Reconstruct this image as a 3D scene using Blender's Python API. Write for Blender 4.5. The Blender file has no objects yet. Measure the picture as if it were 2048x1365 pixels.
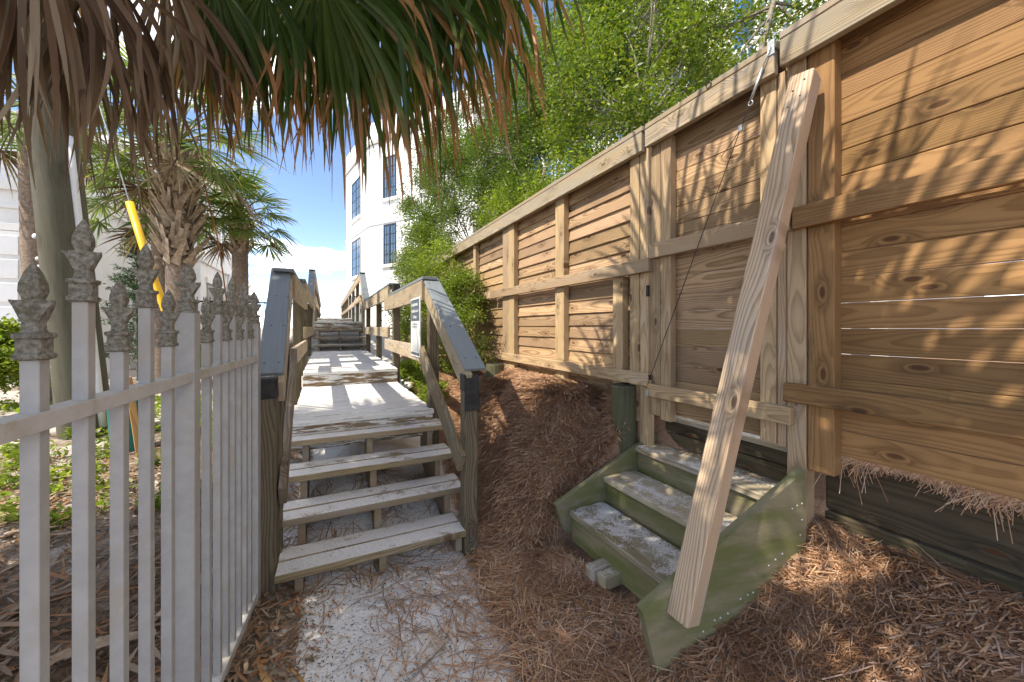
import bpy, math, random
import numpy as np
from mathutils import Vector, Matrix
R = math.radians
random.seed(7); rng = np.random.default_rng(7)
sc = bpy.context.scene
C = sc.collection

# ------------------------------------------------------------------ camera, sky, sun, exposure
cam = bpy.data.cameras.new('camera'); camo = bpy.data.objects.new('camera', cam); C.objects.link(camo)
cam.sensor_width = 36.0; cam.lens = 36.0 * 765.0 / 2048.0
cam.shift_y = -27.5 / 2048.0
cam.clip_start = 0.05; cam.clip_end = 3000
camo.location = (0, 0, 1.5); camo.rotation_euler = (R(90), 0, R(-26.0))
sc.camera = camo

SUN = Vector((-0.80, -0.10, 1.0)).normalized()          # towards the sun
world = bpy.data.worlds.new('World'); sc.world = world; world.use_nodes = True
wt = world.node_tree; wt.nodes.clear()
sky = wt.nodes.new('ShaderNodeTexSky'); sky.sky_type = 'NISHITA'; sky.sun_disc = False
sky.sun_elevation = math.asin(SUN.z); sky.sun_rotation = math.atan2(SUN.x, SUN.y)
sky.air_density = 0.62; sky.dust_density = 0.0; sky.ozone_density = 1.5; sky.altitude = 1500
tc = wt.nodes.new('ShaderNodeTexCoord'); sp_ = wt.nodes.new('ShaderNodeSeparateXYZ'); wt.links.new(tc.outputs['Generated'], sp_.inputs[0])
hz_ = wt.nodes.new('ShaderNodeMath'); hz_.operation = 'MAXIMUM'; wt.links.new(sp_.outputs[2], hz_.inputs[0]); hz_.inputs[1].default_value = 0.0
ha_ = wt.nodes.new('ShaderNodeMath'); ha_.operation = 'ADD'; wt.links.new(hz_.outputs[0], ha_.inputs[0]); ha_.inputs[1].default_value = 0.16
mp = wt.nodes.new('ShaderNodeVectorMath'); mp.operation = 'DIVIDE'; cb_ = wt.nodes.new('ShaderNodeCombineXYZ')
for q_ in range(3): wt.links.new(ha_.outputs[0], cb_.inputs[q_])
wt.links.new(tc.outputs['Generated'], mp.inputs[0]); wt.links.new(cb_.outputs[0], mp.inputs[1])
cn = wt.nodes.new('ShaderNodeTexNoise'); cn.inputs['Scale'].default_value = 0.95; cn.inputs['Detail'].default_value = 7; cn.inputs['Roughness'].default_value = 0.55
cr = wt.nodes.new('ShaderNodeValToRGB'); cr.color_ramp.elements[0].position = 0.50; cr.color_ramp.elements[1].position = 0.66
cm = wt.nodes.new('ShaderNodeMixRGB'); cm.inputs['Color2'].default_value = (9.6, 9.5, 9.3, 1)
bgn = wt.nodes.new('ShaderNodeBackground'); bgn.inputs['Strength'].default_value = 0.125
wo = wt.nodes.new('ShaderNodeOutputWorld')
of_ = wt.nodes.new('ShaderNodeVectorMath'); of_.operation = 'ADD'; of_.inputs[1].default_value = (1.1, 4.4, 0.0); wt.links.new(mp.outputs[0], of_.inputs[0]); wt.links.new(of_.outputs[0], cn.inputs['Vector'])
wt.links.new(cn.outputs['Fac'], cr.inputs['Fac']); ab_ = wt.nodes.new('ShaderNodeMath'); ab_.operation = 'GREATER_THAN'; wt.links.new(sp_.outputs[2], ab_.inputs[0]); ab_.inputs[1].default_value = 0.0; ml_ = wt.nodes.new('ShaderNodeMath'); ml_.operation = 'MULTIPLY'; wt.links.new(cr.outputs['Color'], ml_.inputs[0]); wt.links.new(ab_.outputs[0], ml_.inputs[1]); wt.links.new(ml_.outputs[0], cm.inputs['Fac'])
wt.links.new(sky.outputs[0], cm.inputs['Color1']); wt.links.new(cm.outputs[0], bgn.inputs['Color']); wt.links.new(bgn.outputs[0], wo.inputs['Surface'])

sl = bpy.data.lights.new('sun', 'SUN'); sl.energy = 2.5; sl.angle = R(0.5); sl.color = (1.0, 0.95, 0.86)
slo = bpy.data.objects.new('sun', sl); C.objects.link(slo); slo.location = (-10, -2, 14)
slo.rotation_euler = (-SUN).to_track_quat('-Z', 'Y').to_euler()
sc.view_settings.view_transform = 'Standard'; sc.view_settings.look = 'None'
sc.view_settings.exposure = 1.75; sc.view_settings.gamma = 1.0; sc.view_settings.use_curve_mapping = False
sc.view_settings.use_white_balance = True; sc.view_settings.white_balance_temperature = 7000; sc.view_settings.white_balance_tint = 10

# ------------------------------------------------------------------ node helpers
class NT:
    def __init__(s, name):
        s.m = bpy.data.materials.new(name); s.m.use_nodes = True; s.t = s.m.node_tree; s.t.nodes.clear()
        s.out = s.n('ShaderNodeOutputMaterial')
    def n(s, k): return s.t.nodes.new(k)
    def set(s, sock, v):
        if hasattr(v, 'is_linked') or isinstance(v, bpy.types.NodeSocket): s.t.links.new(v, sock)
        elif isinstance(v, (tuple, list)) and len(v) == 3 and sock.type == 'RGBA': sock.default_value = (*v, 1)
        else: sock.default_value = v
    def math(s, op, a, b=0.0, c=None, clamp=False):
        n = s.n('ShaderNodeMath'); n.operation = op; n.use_clamp = clamp; s.set(n.inputs[0], a); s.set(n.inputs[1], b)
        if c is not None: s.set(n.inputs[2], c)
        return n.outputs[0]
    def v(s, op, a, b=(0, 0, 0)):
        n = s.n('ShaderNodeVectorMath'); n.operation = op; s.set(n.inputs[0], a)
        if op == 'SCALE': s.set(n.inputs['Scale'], b)
        else: s.set(n.inputs[1], b)
        return n.outputs['Value'] if op in ('LENGTH', 'DOT_PRODUCT') else n.outputs[0]
    def noise(s, vec, scale, detail=3, rough=0.55, col=False):
        n = s.n('ShaderNodeTexNoise'); s.set(n.inputs['Vector'], vec); n.inputs['Scale'].default_value = scale
        n.inputs['Detail'].default_value = detail; n.inputs['Roughness'].default_value = rough
        return n.outputs['Color'] if col else n.outputs['Fac']
    def voro(s, vec, scale, out='Distance'):
        n = s.n('ShaderNodeTexVoronoi'); s.set(n.inputs['Vector'], vec); n.inputs['Scale'].default_value = scale
        return n.outputs[out]
    def sstep(s, x, a, b):
        n = s.n('ShaderNodeMapRange'); n.interpolation_type = 'SMOOTHSTEP'; s.set(n.inputs[0], x); s.set(n.inputs[1], a); s.set(n.inputs[2], b)
        n.inputs[3].default_value = 0; n.inputs[4].default_value = 1; return n.outputs[0]
    def mix(s, f, a, b, mode='MIX'):
        n = s.n('ShaderNodeMixRGB'); n.blend_type = mode; s.set(n.inputs[0], f); s.set(n.inputs[1], a); s.set(n.inputs[2], b); return n.outputs[0]
    def ramp(s, f, stops):
        n = s.n('ShaderNodeValToRGB'); e = n.color_ramp.elements
        while len(e) < len(stops): e.new(0.5)
        for el, (p, c) in zip(e, stops): el.position = p; el.color = (*c, 1)
        s.set(n.inputs[0], f); return n.outputs[0]
    def sep(s, v):
        n = s.n('ShaderNodeSeparateXYZ'); s.set(n.inputs[0], v); return n.outputs
    def comb(s, x, y, z):
        n = s.n('ShaderNodeCombineXYZ'); s.set(n.inputs[0], x); s.set(n.inputs[1], y); s.set(n.inputs[2], z); return n.outputs[0]
    def obj(s): return s.n('ShaderNodeTexCoord').outputs['Object']
    def rand(s): return s.n('ShaderNodeObjectInfo').outputs['Random']
    def geo(s, k): return s.n('ShaderNodeNewGeometry').outputs[k]
    def bsdf(s, col, rough=0.7, height=None, strength=0.4, dist=0.004, spec=0.3, metal=0.0):
        b = s.n('ShaderNodeBsdfPrincipled'); s.set(b.inputs['Base Color'], col); s.set(b.inputs['Roughness'], rough)
        b.inputs['Specular IOR Level'].default_value = spec; b.inputs['Metallic'].default_value = metal
        if height is not None:
            bp = s.n('ShaderNodeBump'); bp.inputs['Strength'].default_value = strength; bp.inputs['Distance'].default_value = dist
            s.set(bp.inputs['Height'], height); s.t.links.new(bp.outputs[0], b.inputs['Normal'])
        s.t.links.new(b.outputs[0], s.out.inputs['Surface']); return s.m

def wood(name, light, dark, freq=95.0, ring=0.75, grey=None, grey_amt=0.0, moss=None, moss_amt=0.0, sand=0.0, paint=0.0, knots=0.5, tone=0.18, rough=0.75, stain=0.0):
    """a board cut from a log: growth rings round a wandering axis, knots, fine grain, then weather"""
    k = NT(name); p = k.obj(); r = k.rand()
    wn = k.n('ShaderNodeTexWhiteNoise'); wn.noise_dimensions = '1D'; k.set(wn.inputs['W'], r)
    off = wn.outputs['Color']
    ox, oy, oz = k.sep(off)
    q = k.v('ADD', p, k.comb(k.math('MULTIPLY', ox, 31.0), k.math('MULTIPLY_ADD', oy, 0.16, -0.08), k.math('MULTIPLY_ADD', oz, 0.09, 0.035)))
    x, y, z = k.sep(q)
    slow = k.noise(k.v('MULTIPLY', q, (0.9, 1.6, 1.6)), 1.0, 2, 0.5, col=True)
    sx, sy, sz = k.sep(slow)
    med = k.noise(k.v('MULTIPLY', q, (3.0, 30.0, 30.0)), 1.0, 3, 0.6)
    # knots: sparse cells stretched along the board
    kv = k.v('MULTIPLY', q, (2.6, 7.0, 0.6)); kn = k.n('ShaderNodeTexVoronoi'); kn.voronoi_dimensions = '2D'; k.set(kn.inputs['Vector'], kv); kn.inputs['Scale'].default_value = 1.0
    kd = kn.outputs['Distance']; kc = k.sep(kn.outputs['Color'])[0]
    on = k.math('GREATER_THAN', kc, 1.0 - knots)
    near = k.math('MULTIPLY', on, k.math('SUBTRACT', 1.0, k.sstep(kd, 0.0, k.math('MULTIPLY_ADD', k.sep(kn.outputs['Color'])[1], 0.35, 0.18))))
    yy = k.math('ADD', y, k.math('MULTIPLY_ADD', sy, 0.10, -0.05)); zz = k.math('ADD', z, k.math('MULTIPLY_ADD', sz, 0.10, -0.05))
    rad = k.v('LENGTH', k.comb(0.0, yy, zz))
    rad = k.math('ADD', rad, k.math('MULTIPLY', near, 0.024)); rad = k.math('ADD', rad, k.math('MULTIPLY', med, 0.0045))
    fr = k.math('FRACT', k.math('MULTIPLY', rad, freq))
    rg = k.math('MULTIPLY', k.sstep(fr, 0.30, 0.90), k.math('SUBTRACT', 1.0, k.sstep(fr, 0.91, 1.0)))
    fine = k.noise(k.v('MULTIPLY', q, (9.0, 420.0, 420.0)), 1.0, 3, 0.6)
    big = k.noise(k.v('MULTIPLY', q, (1.8, 5.0, 5.0)), 1.0, 4, 0.6)
    fac = k.math('ADD', k.math('MULTIPLY', rg, ring), k.math('MULTIPLY_ADD', fine, 0.9, -0.42), clamp=True)
    col = k.mix(fac, light, dark)
    col = k.mix(k.math('MULTIPLY', k.sstep(big, 0.45, 0.75), 0.35), col, tuple(c * 0.55 for c in dark), 'MIX')
    core = k.math('MULTIPLY', on, k.math('SUBTRACT', 1.0, k.sstep(kd, 0.05, 0.11)))
    col = k.mix(k.math('MULTIPLY', core, 0.88), col, (0.075, 0.032, 0.014))
    halo = k.math('MULTIPLY', on, k.math('MULTIPLY', k.sstep(kd, 0.10, 0.15), k.math('SUBTRACT', 1.0, k.sstep(kd, 0.16, 0.34)))); col = k.mix(k.math('MULTIPLY', halo, 0.45), col, tuple(c * 0.6 for c in dark))
    if grey:
        g = k.math('MULTIPLY', k.sstep(k.noise(k.v('MULTIPLY', q, (2.0, 14.0, 14.0)), 1.0, 5, 0.65), 0.62 - 0.5 * grey_amt, 0.95 - 0.5 * grey_amt), min(1.0, 0.35 + grey_amt))
        gcol = k.mix(fac, grey, tuple(c * 0.45 for c in grey)); col = k.mix(g, col, gcol)
    if moss:
        mf = k.math('MULTIPLY', k.sstep(k.noise(k.v('MULTIPLY', q, (2.2, 9.0, 9.0)), 1.0, 5, 0.65), 0.70 - 0.45 * moss_amt, 1.0 - 0.45 * moss_amt), 0.85)
        col = k.mix(mf, col, moss)
    if stain > 0:
        sf = k.math('MULTIPLY', k.sstep(k.noise(k.v('MULTIPLY', q, (1.4, 7.0, 7.0)), 1.3, 5, 0.7), 0.55, 0.8), stain)
        col = k.mix(sf, col, (0.035, 0.028, 0.02))
    tn = k.math('MULTIPLY_ADD', oz, 2 * tone, 1.0 - tone); col = k.mix(1.0, col, k.comb(tn, k.math('MULTIPLY', tn, 0.985), k.math('MULTIPLY', tn, k.math('MULTIPLY_ADD', oy, 0.16, 0.86))), 'MULTIPLY')
    if paint > 0:
        pf = k.sstep(k.noise(k.v('MULTIPLY', q, (3.2, 26.0, 26.0)), 1.0, 6, 0.68), 0.66 - 0.42 * paint, 0.72 - 0.42 * paint)
        col = k.mix(pf, col, (0.66, 0.65, 0.62))
    hgt = k.math('ADD', k.math('MULTIPLY', rg, 0.35), k.math('MULTIPLY', fine, 0.65))
    if sand > 0:
        up = k.sstep(k.sep(k.geo('Normal'))[2], 0.75, 0.95)
        wp = k.geo('Position')
        s1 = k.noise(wp, 5.0, 6, 0.7); s2 = k.noise(wp, 120.0, 3, 0.6)
        sf = k.math('MULTIPLY', up, k.sstep(k.math('ADD', s1, k.math('MULTIPLY_ADD', s2, 0.45, -0.225)), 0.64 - 0.4 * sand, 0.76 - 0.4 * sand))
        spk = k.sstep(k.noise(k.v('MULTIPLY', wp, (1.0, 1.4, 1.0)), 105.0, 3, 0.6), 0.60, 0.66)
        scol = k.mix(k.math('MULTIPLY', spk, 0.8), k.mix(s2, (0.50, 0.475, 0.455), (0.74, 0.71, 0.685)), (0.07, 0.05, 0.04))
        col = k.mix(sf, col, scol)
        hgt = k.math('ADD', hgt, k.math('MULTIPLY', sf, k.math('ADD', 0.5, s2)))
    return k.bsdf(col, rough, hgt, 0.55, 0.0025, 0.25)

def noisy(name, a, b, scale=8.0, rough=0.8, bump=0.3, bdist=0.004, third=None, spec=0.3, metal=0.0, detail=6):
    k = NT(name); p = k.geo('Position')
    f = k.noise(p, scale, detail, 0.65); col = k.mix(k.sstep(f, 0.3, 0.7), a, b)
    if third: col = k.mix(k.math('MULTIPLY', k.sstep(k.noise(p, scale * 0.37, 5, 0.7), 0.52, 0.68), 0.8), col, third)
    return k.bsdf(col, rough, k.noise(p, scale * 6, 4, 0.7), bump, bdist, spec, metal)

def leafmat(name, cols, trans=0.45, rough=0.5, tip=None, tip_at=0.7, tip_w=0.2):
    k = NT(name); r = k.geo('Random Per Island')
    col = k.ramp(r, [(i / max(1, len(cols) - 1), c) for i, c in enumerate(cols)])
    if tip:
        at = k.n('ShaderNodeAttribute'); at.attribute_name = 't'
        t = at.outputs['Fac']
        n1 = k.noise(k.geo('Position'), 14.0, 3, 0.6)
        ff = k.sstep(k.math('ADD', k.math('ADD', t, k.math('MULTIPLY_ADD', r, 0.5, -0.25)), k.math('MULTIPLY_ADD', n1, 0.3, -0.15)), tip_at - tip_w, tip_at + tip_w)
        tc_ = k.mix(r, tip, tuple(min(1, c * 2.1) for c in tip)); col = k.mix(ff, col, tc_)
    b = k.n('ShaderNodeBsdfPrincipled'); k.set(b.inputs['Base Color'], col); b.inputs['Roughness'].default_value = rough; b.inputs['Specular IOR Level'].default_value = 0.35
    tr = k.n('ShaderNodeBsdfTranslucent'); k.set(tr.inputs['Color'], k.mix(1.0, col, (1.5, 1.6, 0.9), 'MULTIPLY'))
    ms = k.n('ShaderNodeMixShader'); ms.inputs[0].default_value = trans
    k.t.links.new(b.outputs[0], ms.inputs[1]); k.t.links.new(tr.outputs[0], ms.inputs[2]); k.t.links.new(ms.outputs[0], k.out.inputs['Surface'])
    return k.m

def glassmat(name, col, rough=0.05):
    k = NT(name); f = k.noise(k.geo('Position'), 1.2, 2); return k.bsdf(k.mix(f, col, tuple(c * 1.8 for c in col)), rough, spec=0.9)

M = {}
M['fence_new'] = wood('fence_new', (0.39, 0.262, 0.155), (0.18, 0.105, 0.055), 131, 0.75, grey=(0.36, 0.31, 0.24), grey_amt=0.16, knots=0.38, tone=0.30, stain=0.35)
M['fence_amber'] = wood('fence_amber', (0.315, 0.178, 0.075), (0.14, 0.07, 0.026), 120, 0.5, knots=0.35, tone=0.26, stain=0.7)
M['fence_pale'] = wood('fence_pale', (0.41, 0.295, 0.18), (0.21, 0.135, 0.075), 170, 0.6, grey=(0.42, 0.38, 0.33), grey_amt=0.25, knots=0.3, tone=0.22, stain=0.2)
M['fence_grey'] = wood('fence_grey', (0.37, 0.29, 0.20), (0.18, 0.13, 0.085), 190, 0.7, grey=(0.33, 0.29, 0.245), grey_amt=0.6, knots=0.45, tone=0.12, stain=0.3)
M['brace'] = wood('brace', (0.55, 0.42, 0.28), (0.33, 0.21, 0.12), 139, 0.9, grey=(0.52, 0.48, 0.42), grey_amt=0.35, knots=0.4, tone=0.05)
M['old'] = wood('old_wood', (0.26, 0.19, 0.12), (0.13, 0.085, 0.05), 162, 0.8, grey=(0.27, 0.25, 0.22), grey_amt=0.5, moss=(0.10, 0.11, 0.045), moss_amt=0.25, knots=0.3, stain=0.35)
M['old_post'] = wood('old_post', (0.135, 0.11, 0.07), (0.055, 0.042, 0.026), 147, 0.8, grey=(0.22, 0.20, 0.17), grey_amt=0.25, moss=(0.075, 0.08, 0.03), moss_amt=0.40, knots=0.25, stain=0.6)
M['rail'] = wood('rail_wood', (0.45, 0.36, 0.25), (0.25, 0.175, 0.11), 155, 0.8, grey=(0.40, 0.37, 0.32), grey_amt=0.45, knots=0.35, stain=0.25)
M['tread'] = wood('tread_wood', (0.30, 0.235, 0.155), (0.15, 0.105, 0.06), 170, 0.8, grey=(0.34, 0.31, 0.27), grey_amt=0.35, moss=(0.12, 0.12, 0.05), moss_amt=0.15, sand=0.80, knots=0.2)
M['deck'] = wood('deck_wood', (0.34, 0.29, 0.22), (0.19, 0.15, 0.11), 155, 0.7, grey=(0.38, 0.36, 0.33), grey_amt=0.5, sand=0.72, paint=0.62, knots=0.15)
M['fascia'] = wood('fascia_wood', (0.24, 0.17, 0.10), (0.11, 0.07, 0.04), 155, 0.8, grey=(0.26, 0.23, 0.19), grey_amt=0.3, paint=0.42, stain=0.7, knots=0.2)
M['green_wood'] = wood('green_wood', (0.27, 0.23, 0.15), (0.14, 0.11, 0.065), 190, 0.4, grey=(0.33, 0.31, 0.26), grey_amt=0.3, moss=(0.125, 0.14, 0.045), moss_amt=0.8, knots=0.4, tone=0.10, stain=0.55)
M['green_tread'] = wood('green_tread', (0.38, 0.31, 0.21), (0.21, 0.16, 0.10), 147, 0.8, grey=(0.45, 0.42, 0.37), grey_amt=0.5, moss=(0.14, 0.14, 0.05), moss_amt=0.45, sand=0.36, knots=0.3)
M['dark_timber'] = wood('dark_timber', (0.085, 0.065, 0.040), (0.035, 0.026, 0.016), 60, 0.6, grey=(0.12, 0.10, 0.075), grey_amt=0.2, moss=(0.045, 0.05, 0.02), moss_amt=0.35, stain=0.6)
M['dock_piling'] = wood('dock_piling', (0.085, 0.085, 0.05), (0.02, 0.02, 0.015), 60, 0.12, grey=(0.20, 0.21, 0.14), grey_amt=0.12, stain=1.0, knots=0.0)
M['tar'] = noisy('tar', (0.012, 0.012, 0.013), (0.035, 0.033, 0.03), 30, 0.55, 0.6, 0.004)
M['utility'] = wood('utility_wood', (0.085, 0.078, 0.058), (0.025, 0.022, 0.018), 40, 0.1, grey=(0.10, 0.105, 0.085), grey_amt=0.3, moss=(0.06, 0.08, 0.055), moss_amt=0.35, knots=0.15, stain=0.8)
k = NT('grey_cap'); q = k.v('ADD', k.obj(), k.v('SCALE', k.comb(k.rand(), k.rand(), k.rand()), 9.0))
gn = k.noise(k.v('MULTIPLY', q, (3.0, 45.0, 45.0)), 1.0, 4, 0.6); gx = k.n('ShaderNodeTexWave'); k.set(gx.inputs['Vector'], k.v('MULTIPLY', q, (1.0, 9.0, 9.0))); gx.inputs['Scale'].default_value = 5; gx.inputs['Distortion'].default_value = 6; gx.inputs['Detail'].default_value = 2
M['grey_cap'] = k.bsdf(k.mix(gn, (0.125, 0.145, 0.16), (0.20, 0.22, 0.235)), 0.55, k.math('ADD', gn, k.math('MULTIPLY', gx.outputs['Fac'], 0.5)), 0.35, 0.002, 0.4)
M['paint_grey'] = noisy('paint_grey', (0.31, 0.30, 0.29), (0.37, 0.36, 0.345), 14, 0.5, 0.12, 0.001, third=(0.33, 0.30, 0.26), spec=0.4)
M['rail_dirt'] = noisy('rail_paint', (0.43, 0.41, 0.385), (0.50, 0.48, 0.46), 20, 0.55, 0.15, 0.001, third=(0.36, 0.31, 0.22))
M['finial'] = noisy('finial_lichen', (0.15, 0.135, 0.095), (0.44, 0.41, 0.35), 110, 0.9, 1.0, 0.006, third=(0.17, 0.155, 0.08))
M['stucco'] = noisy('stucco', (0.74, 0.73, 0.71), (0.80, 0.79, 0.77), 3, 0.85, 0.15, 0.004)
M['siding'] = noisy('white_siding', (0.74, 0.74, 0.74), (0.79, 0.79, 0.79), 5, 0.6, 0.05, 0.002)
M['trimw'] = noisy('white_trim', (0.74, 0.73, 0.70), (0.80, 0.79, 0.76), 6, 0.6, 0.05, 0.002)
M['beige'] = noisy('beige_wall', (0.52, 0.50, 0.46), (0.58, 0.56, 0.52), 3, 0.85, 0.1, 0.003)
M['roof_grey'] = noisy('roof_grey', (0.30, 0.29, 0.27), (0.38, 0.36, 0.34), 6, 0.8)
M['shutter'] = noisy('blue_shutter', (0.03, 0.13, 0.30), (0.04, 0.16, 0.36), 8, 0.5, 0.1)
M['glass'] = glassmat('window_glass', (0.05, 0.09, 0.14))
M['frame_dark'] = noisy('dark_frame', (0.02, 0.025, 0.035), (0.035, 0.04, 0.05), 8, 0.4, 0.05)
M['metal'] = noisy('galvanised', (0.38, 0.40, 0.41), (0.55, 0.57, 0.58), 40, 0.4, 0.1, 0.001, metal=0.8)
M['black'] = noisy('black_plastic', (0.012, 0.012, 0.014), (0.02, 0.02, 0.022), 20, 0.45, 0.05)
M['rust'] = noisy('rusty_wire', (0.20, 0.07, 0.03), (0.32, 0.12, 0.05), 40, 0.8, 0.2, 0.001)
M['white_pvc'] = noisy('white_conduit', (0.62, 0.63, 0.63), (0.70, 0.70, 0.70), 10, 0.4, 0.05)
M['yellow'] = noisy('yellow_guard', (0.78, 0.42, 0.015), (0.85, 0.50, 0.03), 9, 0.4, 0.05)
M['teal'] = noisy('teal_bin', (0.02, 0.16, 0.15), (0.03, 0.20, 0.18), 8, 0.45, 0.05)
M['stake'] = wood('stake_wood', (0.50, 0.30, 0.12), (0.32, 0.16, 0.06), 80, 0.6, tone=0.1)
M['sign_white'] = noisy('sign_white', (0.62, 0.63, 0.62), (0.70, 0.71, 0.70), 12, 0.35, 0.02)
M['sign_slate'] = noisy('sign_slate', (0.055, 0.075, 0.095), (0.07, 0.09, 0.11), 12, 0.35, 0.02)
M['sign_grey'] = noisy('sign_grey', (0.30, 0.33, 0.33), (0.42, 0.45, 0.45), 12, 0.4, 0.02)
M['bark'] = noisy('bark', (0.16, 0.135, 0.105), (0.34, 0.30, 0.25), 22, 0.9, 0.8, 0.01)
M['palm_bark'] = noisy('palm_bark', (0.19, 0.135, 0.10), (0.34, 0.26, 0.20), 26, 0.9, 0.9, 0.012)
M['boot'] = noisy('palm_boot', (0.27, 0.19, 0.12), (0.47, 0.38, 0.28), 18, 0.85, 0.6, 0.006, third=(0.16, 0.10, 0.06))
M['petiole'] = noisy('petiole', (0.12, 0.15, 0.035), (0.20, 0.21, 0.07), 9, 0.5, 0.1)
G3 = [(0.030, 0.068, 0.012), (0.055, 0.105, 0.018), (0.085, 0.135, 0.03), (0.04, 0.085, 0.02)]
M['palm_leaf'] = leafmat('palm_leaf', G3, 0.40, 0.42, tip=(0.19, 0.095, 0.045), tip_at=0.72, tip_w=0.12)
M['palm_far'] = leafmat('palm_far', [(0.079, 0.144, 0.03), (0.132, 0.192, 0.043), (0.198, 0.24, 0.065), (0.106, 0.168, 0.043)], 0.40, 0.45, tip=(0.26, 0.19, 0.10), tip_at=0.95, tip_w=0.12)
M['palm_dead'] = leafmat('palm_dead', [(0.06, 0.034, 0.02), (0.16, 0.095, 0.052), (0.25, 0.165, 0.10), (0.10, 0.056, 0.032), (0.36, 0.285, 0.20), (0.18, 0.10, 0.055)], 0.18, 0.6)
M['leaf_a'] = leafmat('shrub_leaf', [(0.056, 0.108, 0.012), (0.106, 0.167, 0.018), (0.186, 0.238, 0.024), (0.074, 0.124, 0.018), (0.248, 0.27, 0.03)], 0.40, 0.4)
M['leaf_b'] = leafmat('oak_leaf', [(0.044, 0.081, 0.011), (0.077, 0.124, 0.015), (0.126, 0.176, 0.023), (0.054, 0.095, 0.015)], 0.45, 0.4)
M['leaf_y'] = leafmat('yellow_leaf', [(0.117, 0.185, 0.021), (0.196, 0.254, 0.029), (0.264, 0.303, 0.044), (0.098, 0.156, 0.02)], 0.5, 0.45)
M['conifer'] = leafmat('conifer_leaf', [(0.025, 0.06, 0.025), (0.045, 0.09, 0.035)], 0.25, 0.5)
M['needle'] = leafmat('pine_needle', [(0.239, 0.123, 0.07), (0.476, 0.261, 0.14), (0.349, 0.174, 0.094), (0.672, 0.479, 0.329), (0.504, 0.29, 0.156), (0.168, 0.094, 0.062), (0.588, 0.435, 0.344)], 0.15, 0.55)
M['litter'] = leafmat('leaf_litter', [(0.13, 0.085, 0.05), (0.24, 0.165, 0.11), (0.34, 0.26, 0.19), (0.30, 0.13, 0.05), (0.18, 0.12, 0.08)], 0.15, 0.7)
M['dry_strip'] = leafmat('dry_strip', [(0.42, 0.22, 0.07), (0.50, 0.30, 0.12)], 0.2, 0.5)
M['speck'] = leafmat('speck', [(0.04, 0.03, 0.025), (0.09, 0.065, 0.05), (0.15, 0.09, 0.06)], 0.0, 0.8)

# ------------------------------------------------------------------ object helpers
W = {}
def link(name, me, mat, parent=None, mw=None):
    o = bpy.data.objects.new(name, me); C.objects.link(o)
    if mat is not None and isinstance(me, bpy.types.Mesh) and not me.materials: me.materials.append(mat)
    mw = mw or Matrix.Identity(4); W[o] = mw
    if parent is not None:
        o.parent = parent; o.matrix_basis = W[parent].inverted() @ mw
    else: o.matrix_basis = mw
    return o
def tag(o, label, cat, group=None, kind=None):
    if label: o['label'] = label
    if cat: o['category'] = cat
    if group: o['group'] = group
    if kind: o['kind'] = kind
    return o
def thing(name, loc, label, cat, group=None):
    o = link(name, None, None, None, Matrix.Translation(Vector(loc))); o.empty_display_size = 0.2
    return tag(o, label, cat, group)
def npmesh(name, v, f, smooth=False):
    """numpy vertices (N,3), faces (M,k)"""
    v = np.asarray(v, dtype=np.float32); f = np.asarray(f, dtype=np.int32); me = bpy.data.meshes.new(name)
    me.vertices.add(len(v)); me.vertices.foreach_set('co', v.ravel())
    kk = f.shape[1]; me.loops.add(f.size); me.loops.foreach_set('vertex_index', f.ravel())
    me.polygons.add(len(f)); me.polygons.foreach_set('loop_start', np.arange(len(f), dtype=np.int32) * kk)
    me.polygons.foreach_set('loop_total', np.full(len(f), kk, dtype=np.int32))
    if smooth: me.polygons.foreach_set('use_smooth', np.ones(len(f), dtype=bool))
    me.update(calc_edges=True); return me
def pymesh(name, v, f, smooth=False):
    me = bpy.data.meshes.new(name); me.from_pydata([tuple(p) for p in v], [], f); me.update()
    if smooth: me.polygons.foreach_set('use_smooth', [True] * len(me.polygons))
    return me

def _chamfer(hx, hy, hz, b, shear=None):
    v, f = [], []; idx = {}
    for sx in (-1, 1):
        for sy in (-1, 1):
            for sz in (-1, 1):
                for ax in range(3):
                    p = [sx * (hx - b), sy * (hy - b), sz * (hz - b)]; p[ax] += (sx, sy, sz)[ax] * b
                    idx[(sx, sy, sz, ax)] = len(v); v.append(p)
    for ax in range(3):
        o1, o2 = [a for a in range(3) if a != ax]
        for s in (-1, 1):
            q = []
            for a, c in ((-1, -1), (1, -1), (1, 1), (-1, 1)):
                t = [0, 0, 0]; t[ax] = s; t[o1] = a; t[o2] = c; q.append(idx[(*t, ax)])
            if (s < 0) ^ (ax == 1): q.reverse()
            f.append(q)
    for ax in range(3):                      # edges parallel to ax
        o1, o2 = [a for a in range(3) if a != ax]
        for a in (-1, 1):
            for c in (-1, 1):
                def g(s, face):
                    t = [0, 0, 0]; t[ax] = s; t[o1] = a; t[o2] = c; return idx[(*t, face)]
                q = [g(-1, o1), g(1, o1), g(1, o2), g(-1, o2)]
                if (a * c < 0) ^ (ax == 1): q.reverse()
                f.append(q)
    for sx in (-1, 1):
        for sy in (-1, 1):
            for sz in (-1, 1):
                q = [idx[(sx, sy, sz, a)] for a in range(3)]
                if sx * sy * sz < 0: q.reverse()
                f.append(q)
    return v, f
_cache = {}
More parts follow.
